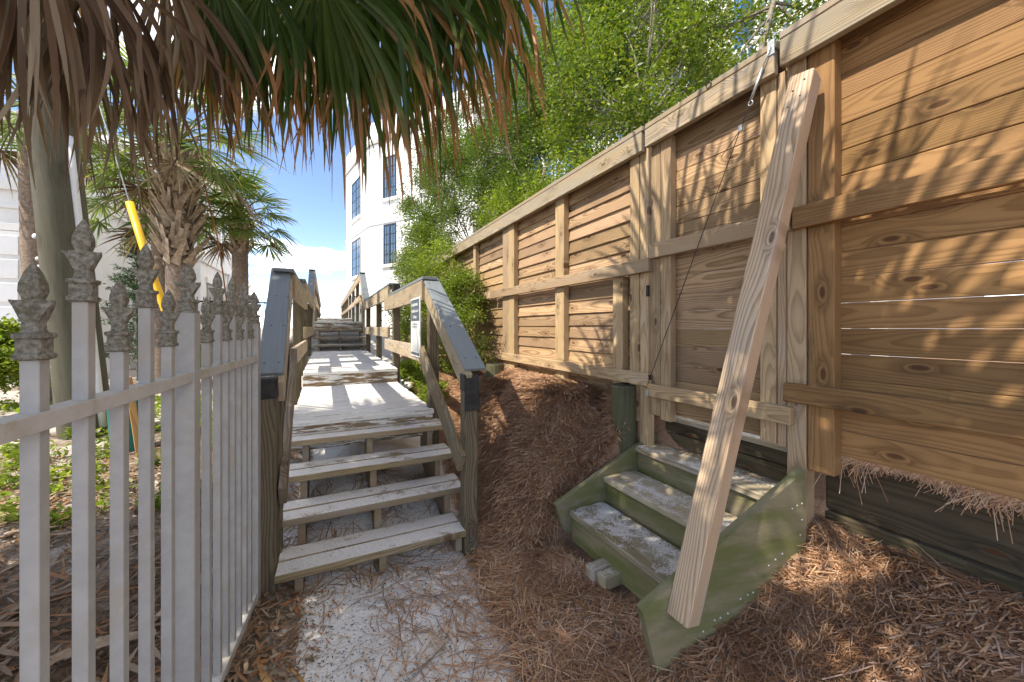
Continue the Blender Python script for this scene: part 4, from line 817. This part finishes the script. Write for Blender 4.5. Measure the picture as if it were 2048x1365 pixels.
# ------------------------------------------------------------------ palms
def fan(hub, ax, nrm, Rr, nl, spread, droop, wid, seg=7, jit=0.22, grav=1.0, curl=0.0, ruf=0.03, brk=0.0):
    """one fan blade: pleated leaflets joined near the hub, free and drooping at the tips; returns verts, quads, t"""
    hub = np.array(hub, float); ax = np.array(ax, float); ax /= np.linalg.norm(ax); nrm = np.array(nrm, float); nrm -= ax * nrm.dot(ax); nrm /= np.linalg.norm(nrm); sd = np.cross(nrm, ax)
    V, Fq, T = [], [], []
    for i in range(nl):
        th = spread * (2 * (i + 0.5) / nl - 1) + rng.normal() * ruf; d = ax * math.cos(th) + sd * math.sin(th) + nrm * rng.normal() * 0.06
        L = Rr * (0.72 + 0.28 * math.cos(th * 0.9)) * (1 + rng.uniform(-jit, jit)); dth = 2 * spread / nl; p = hub.copy(); dd = d / np.linalg.norm(d)
        dr = droop * rng.uniform(0.7, 1.3); b = len(V); kb = rng.uniform(0.25, 0.85) if rng.random() < brk else 9; tw_ = rng.normal() * 0.8; cu = rng.normal(size=3) * curl
        for s in range(seg + 1):
            t = s / seg; w = min(L * t * dth * 1.06 + 0.003, wid) * (1 - max(0, (t - 0.5) / 0.5) ** 1.4 * 0.93)
            side = np.cross(nrm, dd); ln = np.linalg.norm(side); side = side / ln if ln > 1e-6 else sd
            tt = tw_ * t * t; nn = np.cross(dd, side); side2 = side * math.cos(tt) + nn * math.sin(tt); n2 = np.cross(dd, side2)
            V += [p - side2 * w / 2, p + n2 * w * 0.28, p + side2 * w / 2]; T += [t, t, t]
            if s < seg:
                if t >= kb: dd = dd * 0.3 + np.array([rng.normal() * .25, rng.normal() * .25, -1.0]); kb = 9
                dd = dd + np.array([0, 0, -1.0]) * dr * grav * (0.12 + t) ** 1.3 * 0.6 + cu * t * 0.35; dd /= np.linalg.norm(dd); p = p + dd * L / seg
        for s in range(seg): a = b + s * 3; Fq += [(a, a + 1, a + 4, a + 3), (a + 1, a + 2, a + 5, a + 4)]
    return V, Fq, T
def frond(par, c0, hub, ax, nrm, Rr, nl, spread, droop, wid, mat, pet='petiole', seg=7, curl=0.0, pr=0.012, sag=0.12, ruf=0.03, brk=0.0):
    V, Fq, T = fan(hub, ax, nrm, Rr, nl, spread, droop, wid, seg, curl=curl, ruf=ruf, brk=brk)
    nv = len(V); c0 = np.array(c0, float); hb = np.array(hub, float); K = 5; nleaf = len(Fq)
    for i in range(K + 1):
        t = i / K; p = c0 + (hb - c0) * t + np.array([0, 0, 1.0]) * sag * math.sin(math.pi * t) * np.linalg.norm(hb - c0)
        d = hb - c0; d /= np.linalg.norm(d); s = np.cross(d, [0, 0, 1]); s /= np.linalg.norm(s) + 1e-6; u2 = np.cross(s, d); r = pr * (1.8 - 0.9 * t)
        for q in range(4): a = math.pi / 2 * q; V.append(p + (s * math.cos(a) + u2 * math.sin(a)) * r); T.append(0.0)
    for i in range(K):
        for q in range(4): Fq.append((nv + i * 4 + q, nv + i * 4 + (q + 1) % 4, nv + (i + 1) * 4 + (q + 1) % 4, nv + (i + 1) * 4 + q))
    V = np.array(V); me = npmesh('frond', V - c0, np.array(Fq)); at = me.attributes.new('t', 'FLOAT', 'POINT'); at.data.foreach_set('value', np.array(T, dtype=np.float32))
    me.materials.append(M[mat]); me.materials.append(M[pet]); mi = np.zeros(len(Fq), dtype=np.int32); mi[nleaf:] = 1; me.polygons.foreach_set('material_index', mi)
    return link('frond', me, M[mat], par, Matrix.Translation(Vector(c0)))
def palm_trunk(par, pts, rads, mat='palm_bark'):
    P, Rd = [], []
    for i in range(len(pts) - 1):
        a, b = Vector(pts[i]), Vector(pts[i + 1]); K = max(6, int((b - a).length / 0.06))
        for q in range(K): t = q / K; P.append(a + (b - a) * t); Rd.append((rads[i] + (rads[i + 1] - rads[i]) * t) * (1.0 if q % 2 else 0.965))
    return tube('trunk', P, Rd, M[mat], par, 14, 0.05, True)
def boot_mesh():
    vs, fs = [], []
    for i, (z, w, o_) in enumerate(((0, 0.075, 0.0), (0.10, 0.05, 0.035), (0.22, 0.034, 0.085), (0.36, 0.027, 0.15))):
        t = 0.02 - 0.003 * i; vs += [(-w, -o_, z), (w, -o_, z), (w * 0.8, -o_ + t, z), (-w * 0.8, -o_ + t, z)]
    for i in range(3):
        for q in range(4): a = i * 4; fs.append((a + q, a + (q + 1) % 4, a + 4 + (q + 1) % 4, a + 4 + q))
    fs += [(3, 2, 1, 0), (12, 13, 14, 15)]
    return pymesh('boot', vs, fs)
bootm = boot_mesh()
def boots(par, x, y, z0, z1, r, per=9, sc_=1.0):
    z = z0; row = 0
    while z < z1:
        for q in range(per):
            a = 2 * math.pi * (q + 0.5 * (row % 2)) / per + random.uniform(-.15, .15); s = sc_ * random.uniform(0.75, 1.15)
            mw = Matrix.Translation((x + r * 0.86 * math.cos(a), y + r * 0.86 * math.sin(a), z + random.uniform(-.03, .03))) @ Matrix.Rotation(a + R(90), 4, 'Z') @ Matrix.Rotation(R(random.choice((-1, 1)) * random.uniform(12, 32)), 4, 'Y') @ Matrix.Scale(s, 4)
            link('boot', bootm, M['boot'], par, mw)
        z += 0.115 * sc_; row += 1
def crown(par, c, n_, reach, Rr, mat, nl=26, el=(-35, 80), droop=0.35, dead=0, wid=0.03, az0=None, seg=6):
    for i in range(n_):
        az = 2 * math.pi * i * 0.381966 + random.uniform(-.2, .2); e = R(el[0] + (el[1] - el[0]) * (i + 0.5) / n_ + random.uniform(-8, 8))
        d = np.array([math.cos(az) * math.cos(e), math.sin(az) * math.cos(e), math.sin(e)]); L = reach * random.uniform(0.8, 1.15)
        hub = np.array(c) + d * L + np.array([0, 0, -0.18 * L * math.cos(e)]); a2 = d + np.array([0, 0, -0.45]); nn = np.cross(np.cross(d, [0, 0, 1.0]), a2)
        frond(par, c, hub, a2, nn, Rr * random.uniform(0.85, 1.15), nl, R(112), droop * random.uniform(.6, 1.3), wid, 'palm_dead' if i < dead else mat, seg=seg)

random.seed(21)
PG = 'cabbage palms'
p1 = thing('palm_tree', (-2.22, 8.2, 0.2), 'cabbage palm with a thick criss-cross of old leaf boots, behind the guy wire', 'palm tree', PG)
palm_trunk(p1, [(-2.22, 8.2, 0.1), (-2.22, 8.2, 2.7), (-2.22, 8.2, 4.5)], [0.16, 0.16, 0.2]); boots(p1, -2.22, 8.2, 2.55, 4.35, 0.225, 9)
crown(p1, (-2.22, 8.2, 4.55), 34, 0.95, 0.75, 'palm_far', 26, (-40, 75), 0.35, 3)
p2 = thing('palm_tree', (-2.87, 9.8, 0.2), 'cabbage palm with a smooth brown trunk just left of the booted palm', 'palm tree', PG)
palm_trunk(p2, [(-2.87, 9.8, 0.1), (-2.87, 9.8, 3.9)], [0.20, 0.185]); boots(p2, -2.87, 9.8, 3.25, 3.95, 0.24, 9)
crown(p2, (-2.87, 9.8, 4.05), 26, 0.95, 0.75, 'palm_far', 26, (-40, 70), 0.35, 2)
p3 = thing('palm_tree', (-1.59, 9.6, 0.2), 'slim cabbage palm nearest the boardwalk, crown against the sky', 'palm tree', PG)
palm_trunk(p3, [(-1.59, 9.6, 0.1), (-1.59, 9.6, 3.6)], [0.155, 0.14]); boots(p3, -1.59, 9.6, 3.05, 3.65, 0.17, 8, 0.62)
crown(p3, (-1.59, 9.6, 3.72), 28, 0.72, 0.58, 'palm_far', 26, (-35, 75), 0.3, 2)
p4 = thing('palm_tree', (-4.2, 9.0, 0.2), 'palm mostly hidden behind the utility pole at the left edge', 'palm tree', PG)
palm_trunk(p4, [(-4.15, 8.9, 0.1), (-4.3, 9.0, 5.0)], [0.16, 0.15]); crown(p4, (-4.3, 9.0, 5.1), 26, 0.9, 0.75, 'palm_far', 24, (-45, 70), 0.35, 2)

# the overhanging palm: its trunk stands just left of the frame behind the picket fence
np_ = thing('palm_tree', (-1.15, 0.95, 0.1), 'overhanging cabbage palm whose brown and green fronds fill the top left', 'palm tree', PG)
palm_trunk(np_, [(-1.15, 0.95, 0.0), (-1.10, 1.0, 2.4), (-1.0, 1.1, 3.6)], [0.17, 0.16, 0.19]); CC = (-0.95, 1.15, 3.7)
random.seed(4)
dead_list = [(-0.79, 1.89, 2.80, .74), (-1.01, 2.16, 3.00, .78), (-0.72, 1.93, 2.84, .72), (-0.60, 2.07, 3.00, .72), (-0.44, 2.11, 3.05, .70), (-0.25, 2.07, 3.05, .68), (-0.96, 1.92, 2.78, .55), (-0.86, 1.80, 2.85, .74), (-0.52, 2.25, 3.15, .78), (0.05, 2.05, 3.12, .72), (-0.15, 2.2, 3.2, .80)]
for di, (x, y, z, r) in enumerate(dead_list):
    out = np.array([x - CC[0], y - CC[1], 0]); out /= np.linalg.norm(out)
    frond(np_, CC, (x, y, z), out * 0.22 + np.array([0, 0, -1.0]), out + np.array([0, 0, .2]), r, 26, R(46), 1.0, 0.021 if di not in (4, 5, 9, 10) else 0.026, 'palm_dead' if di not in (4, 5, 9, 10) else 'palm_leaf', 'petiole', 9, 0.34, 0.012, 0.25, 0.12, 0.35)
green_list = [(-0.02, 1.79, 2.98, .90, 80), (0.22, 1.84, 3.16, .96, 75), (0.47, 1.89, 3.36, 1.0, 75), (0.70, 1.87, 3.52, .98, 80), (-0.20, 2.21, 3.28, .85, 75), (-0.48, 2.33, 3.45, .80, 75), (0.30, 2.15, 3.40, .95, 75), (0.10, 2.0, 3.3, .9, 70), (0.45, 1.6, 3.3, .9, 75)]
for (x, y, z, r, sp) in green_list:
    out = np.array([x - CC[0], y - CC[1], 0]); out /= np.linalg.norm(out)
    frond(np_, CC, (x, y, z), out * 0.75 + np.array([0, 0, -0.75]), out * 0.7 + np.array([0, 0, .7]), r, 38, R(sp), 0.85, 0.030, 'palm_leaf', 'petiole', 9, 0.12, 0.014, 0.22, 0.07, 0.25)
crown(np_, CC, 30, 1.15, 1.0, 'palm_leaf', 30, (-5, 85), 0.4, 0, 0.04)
# two unseen palms added left of the frame to shade the foreground
for (x, y, zt, lab) in ((-3.3, 1.2, 4.6, 'unseen cabbage palm added left of the frame to shade the foreground path'), (-3.6, 2.15, 4.7, 'second unseen cabbage palm added left of the frame to shade the first steps')):
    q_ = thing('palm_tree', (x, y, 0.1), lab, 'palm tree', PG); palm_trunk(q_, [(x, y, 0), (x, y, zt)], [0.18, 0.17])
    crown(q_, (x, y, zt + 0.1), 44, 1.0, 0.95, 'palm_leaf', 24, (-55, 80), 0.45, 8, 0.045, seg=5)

# ------------------------------------------------------------------ ground cover
def needles(name, n_, sampler, mat, L=(0.11, 0.22), w=0.0019, lift=0.02, droop=False):
    x, y = sampler(n_); n_ = len(x); a = 2.6 * np.sin(3.1 * x + 1.7 * y) + 2.2 * np.sin(5.3 * y - 2.4 * x + 1.0) + rng.normal(0, 0.75, n_); l = rng.uniform(*L, n_); bend = rng.normal(0, 0.35, n_)
    base = gz(x, y) + rng.uniform(0.0, lift, n_) ; tilt = rng.normal(0, 0.14, n_); vs = []
    for t, s in ((-0.5, 1.0), (0.0, 1.0), (0.5, 0.5)):
        aa = a + bend * t; px = x + np.cos(aa) * l * t; py = y + np.sin(aa) * l * t
        pz = np.maximum(gz(px, py) + 0.003 + 0.5 * (base - gz(x, y)), base + tilt * l * t + np.where(t == 0, 0.006, 0)) ; wd = w * s * (0.55 + 0.30 * np.hypot(x, y)); sx_, sy_ = -np.sin(aa) * wd, np.cos(aa) * wd
        vs.append(np.stack([px - sx_, py - sy_, pz], -1)); vs.append(np.stack([px + sx_, py + sy_, pz + 0.0006], -1))
    V = np.stack(vs, 1).reshape(-1, 3); b = np.arange(n_)[:, None] * 6
    Fq = np.concatenate([b + np.array([0, 1, 3, 2]), b + np.array([2, 3, 5, 4])], 1).reshape(-1, 4)
    return link(name, npmesh(name, V, Fq), M[mat])
def in_steps(x, y): return (x > 1.36) & (x < 2.3) & (y > 1.1) & (y < 2.2)
def samp_straw(n_):
    x = rng.uniform(0.55, 2.2, n_); y = 0.15 + 5.6 * rng.uniform(0, 1, n_) ** 1.25
    e = x - (0.66 + 0.10 * y) + 0.10 * np.sin(7 * y + 3 * x) * np.sin(3.1 * y) ; keep = (e > rng.normal(0.0, 0.05, n_)) & ~in_steps(x, y) & ~((y > 2.3) & (x < 0.92))
    return x[keep], y[keep]
tag(needles('pine_straw', 110000, samp_straw, 'needle', lift=0.035), 'red-brown pine straw covering the bank', 'pine straw', kind='stuff')
def samp_stray(n_):
    x = 0.25 + 0.75 * rng.uniform(0, 1, n_) ** 0.7 - 0.35 * rng.uniform(0, 1, n_) ** 2; y = rng.uniform(1.2, 2.35, n_); return x, y
tag(needles('stray_needles', 650, samp_stray, 'needle', lift=0.006), 'loose pine needles scattered over the white sand', 'pine needles', kind='stuff')
def samp_under(n_): return rng.uniform(-0.2, 0.85, n_), rng.uniform(2.36, 3.3, n_)
tag(needles('step_needles', 420, samp_under, 'needle', lift=0.006), 'pine needles caught on the sand under the boardwalk steps', 'pine needles', kind='stuff')
def samp_wall(n_): return rng.uniform(2.17, 2.26, n_), rng.uniform(0.1, 1.0, n_)
x, y = samp_wall(1100); V = []
nn_ = len(x); a = rng.uniform(0, 6.28, nn_); l = rng.uniform(0.03, 0.10, nn_) * (1 + 0.9 * (rng.random(nn_) < 0.12)) * (0.7 + 0.5 * np.sin(y * 11) * np.sin(y * 5 + 1))
for t in (0, .5, 1.0):
    px = x - t * l * (0.25 + 0.4 * np.abs(np.cos(a))); py = y + t * l * np.sin(a) * 0.8; pz = 0.885 - (t ** 1.7) * l * rng.uniform(0.3, 1.2, nn_)
    V += [np.stack([px, py - .001, pz], -1), np.stack([px, py + .0014, pz + .001], -1)]
V = np.stack(V, 1).reshape(-1, 3); b = np.arange(nn_)[:, None] * 6
tag(link('hanging_straw', npmesh('hanging_straw', V, np.concatenate([b + np.array([0, 1, 3, 2]), b + np.array([2, 3, 5, 4])], 1).reshape(-1, 4)), M['needle']), 'pine straw hanging over the retaining wall under the fence', 'pine straw', kind='stuff')
def flakes(name, x, y, L, Wd, mat, lift=0.01, flat=0.25):
    n_ = len(x); a = rng.uniform(0, 6.28, n_); l = rng.uniform(*L, n_); w = rng.uniform(*Wd, n_); z = gz(x, y) + lift * rng.uniform(0.2, 1, n_)
    u = np.stack([np.cos(a), np.sin(a), rng.normal(0, flat, n_)], -1) * l[:, None] / 2; v = np.stack([-np.sin(a), np.cos(a), rng.normal(0, flat, n_)], -1) * w[:, None] / 2; c = np.stack([x, y, z], -1)
    up = np.array([0, 0, 1.0]) * (w * 0.25)[:, None]
    V = np.stack([c - u, c - u * .3 + v, c + u * .5 + v * .8 + up, c + u + up, c + u * .5 - v * .8 + up, c - u * .3 - v], 1).reshape(-1, 3)
    return link(name, npmesh(name, V, np.arange(n_ * 6).reshape(-1, 6)), M[mat])
n_ = 15000; x = -0.12 - 2.6 * rng.uniform(0, 1, n_) ** 1.3; y = rng.uniform(0.7, 5.2, n_) ; kp = (x > -0.62 * y - 0.25)
tag(flakes('leaf_litter', x[kp], y[kp], (0.02, 0.10), (0.005, 0.018), 'litter', 0.03), 'dry brown leaf litter and bark behind the picket fence', 'leaf litter', kind='stuff')
n_ = 800; x = -0.5 - 1.6 * rng.uniform(0, 1, n_); y = rng.uniform(0.9, 4.5, n_); kp = (x > -0.62 * y - 0.25)
tag(flakes('palm_scraps', x[kp], y[kp], (0.12, 0.38), (0.008, 0.03), 'litter', 0.06, 0.08), 'long dry palm leaf scraps lying behind the picket fence', 'palm scraps', kind='stuff')
n_ = 900; x = rng.uniform(-0.35, 0.05, n_) - 0.12 * rng.uniform(0, 1, n_); y = rng.uniform(1.5, 2.4, n_)
tag(flakes('path_litter', x, y, (0.01, 0.05), (0.003, 0.010), 'litter', 0.012), 'dry leaf litter along the left edge of the sand path', 'leaf litter', kind='stuff')
n_ = 4200; x = rng.uniform(-0.2, 0.9, n_); y = rng.uniform(1.2, 3.2, n_)
tag(flakes('sand_debris', x, y, (0.005, 0.018), (0.002, 0.005), 'speck', 0.004), 'tiny dark bits scattered on the white sand', 'debris', kind='stuff')
n_ = 420; x = rng.uniform(0.8, 2.1, n_); y = rng.uniform(0.3, 4.5, n_); kp = ~in_steps(x, y)
tag(flakes('straw_debris', x[kp], y[kp], (0.02, 0.07), (0.006, 0.02), 'litter', 0.05), 'dry leaves and bark bits lying on the pine straw', 'debris', kind='stuff')
random.seed(9)
def strip(name, pts, w, mat, label, cat, group=None):
    vs, fs = [], []; P = [Vector((p[0], p[1], float(gz(p[0], p[1])) + p[2])) for p in pts]
    for i, p in enumerate(P):
        d = (P[min(i + 1, len(P) - 1)] - P[max(i - 1, 0)]).normalized(); s = d.cross(Vector((0, 0, 1))).normalized(); t = i / (len(P) - 1); ww = w * (0.35 + 0.65 * math.sin(math.pi * (0.12 + 0.8 * t)))
        vs += [p - s * ww / 2, p - Vector((0, 0, .004)), p + s * ww / 2, p + Vector((0, 0, .003))]
    for i in range(len(P) - 1):
        for q in range(4): fs.append((i * 4 + q, i * 4 + (q + 1) % 4, (i + 1) * 4 + (q + 1) % 4, (i + 1) * 4 + q))
    o = Vector(P[0]); return tag(link(name, pymesh(name, [v - o for v in vs], fs), M[mat], None, Matrix.Translation(o)), label, cat, group)
FG = 'dry palm strips by the path'
strip('palm_strip', [(-0.27, 2.02, .01), (-0.24, 1.92, .02), (-0.19, 1.80, .018), (-0.13, 1.70, .01), (-0.09, 1.62, .006)], 0.028, 'dry_strip', 'wide orange dry palm strip lying at the end of the picket fence', 'palm strip', FG)
strip('palm_strip', [(-0.16, 1.95, .01), (-0.10, 1.84, .015), (-0.05, 1.74, .01), (0.0, 1.66, .008)], 0.014, 'dry_strip', 'thin orange dry palm strip beside the wider one on the path edge', 'palm strip', FG)
strip('twig', [(0.20, 2.12, .012), (0.26, 2.17, .02), (0.34, 2.12, .014), (0.45, 2.08, .012), (0.62, 2.03, .01)], 0.011, 'bark', 'crooked brown twig on the sand before the first step', 'twig', 'twigs on the sand')
strip('twig', [(0.28, 1.60, .01), (0.40, 1.66, .014), (0.52, 1.74, .012)], 0.009, 'bark', 'short straight stick on the sand near the bottom of the picture', 'twig', 'twigs on the sand')
FD = 'fallen bark behind the picket fence'
for i, (pts, w, lab) in enumerate((([(-1.0, 2.15, .05), (-0.86, 2.25, .06), (-0.70, 2.30, .05)], 0.09, 'large curled tan palm sheath behind the first pickets'), ([(-0.75, 1.55, .04), (-0.66, 1.75, .06), (-0.60, 1.95, .05)], 0.06, 'long brown palm bark slab low behind the second picket'), ([(-0.95, 1.75, .04), (-0.80, 1.68, .05), (-0.68, 1.60, .04)], 0.05, 'grey-brown broken palm stalk near the bottom left corner'), ([(-0.72, 2.4, .05), (-0.62, 2.6, .07), (-0.55, 2.75, .05)], 0.08, 'curved pale palm sheath behind the fourth picket'))):
    strip('bark_piece', pts, w, 'boot', lab, 'bark', FD)
# weeds behind the picket fence
pts = []
for _ in range(150):
    y = rng.uniform(3.3, 8.5); x = -rng.uniform(0.12, 0.5) * y - 0.25
    if x > -0.55: continue
    pts.append(np.array([x, y, float(gz(x, y))]) + np.abs(rng.normal(size=(45, 3))) * np.array([.08, .08, .07]) * np.array([1, 1, 1]))
tag(link('weeds', leaves_mesh('weeds', np.concatenate(pts), 0.06, 0.032, 0.8), M['leaf_y']), 'light green weeds growing in the sand behind the picket fence', 'weeds', kind='stuff')
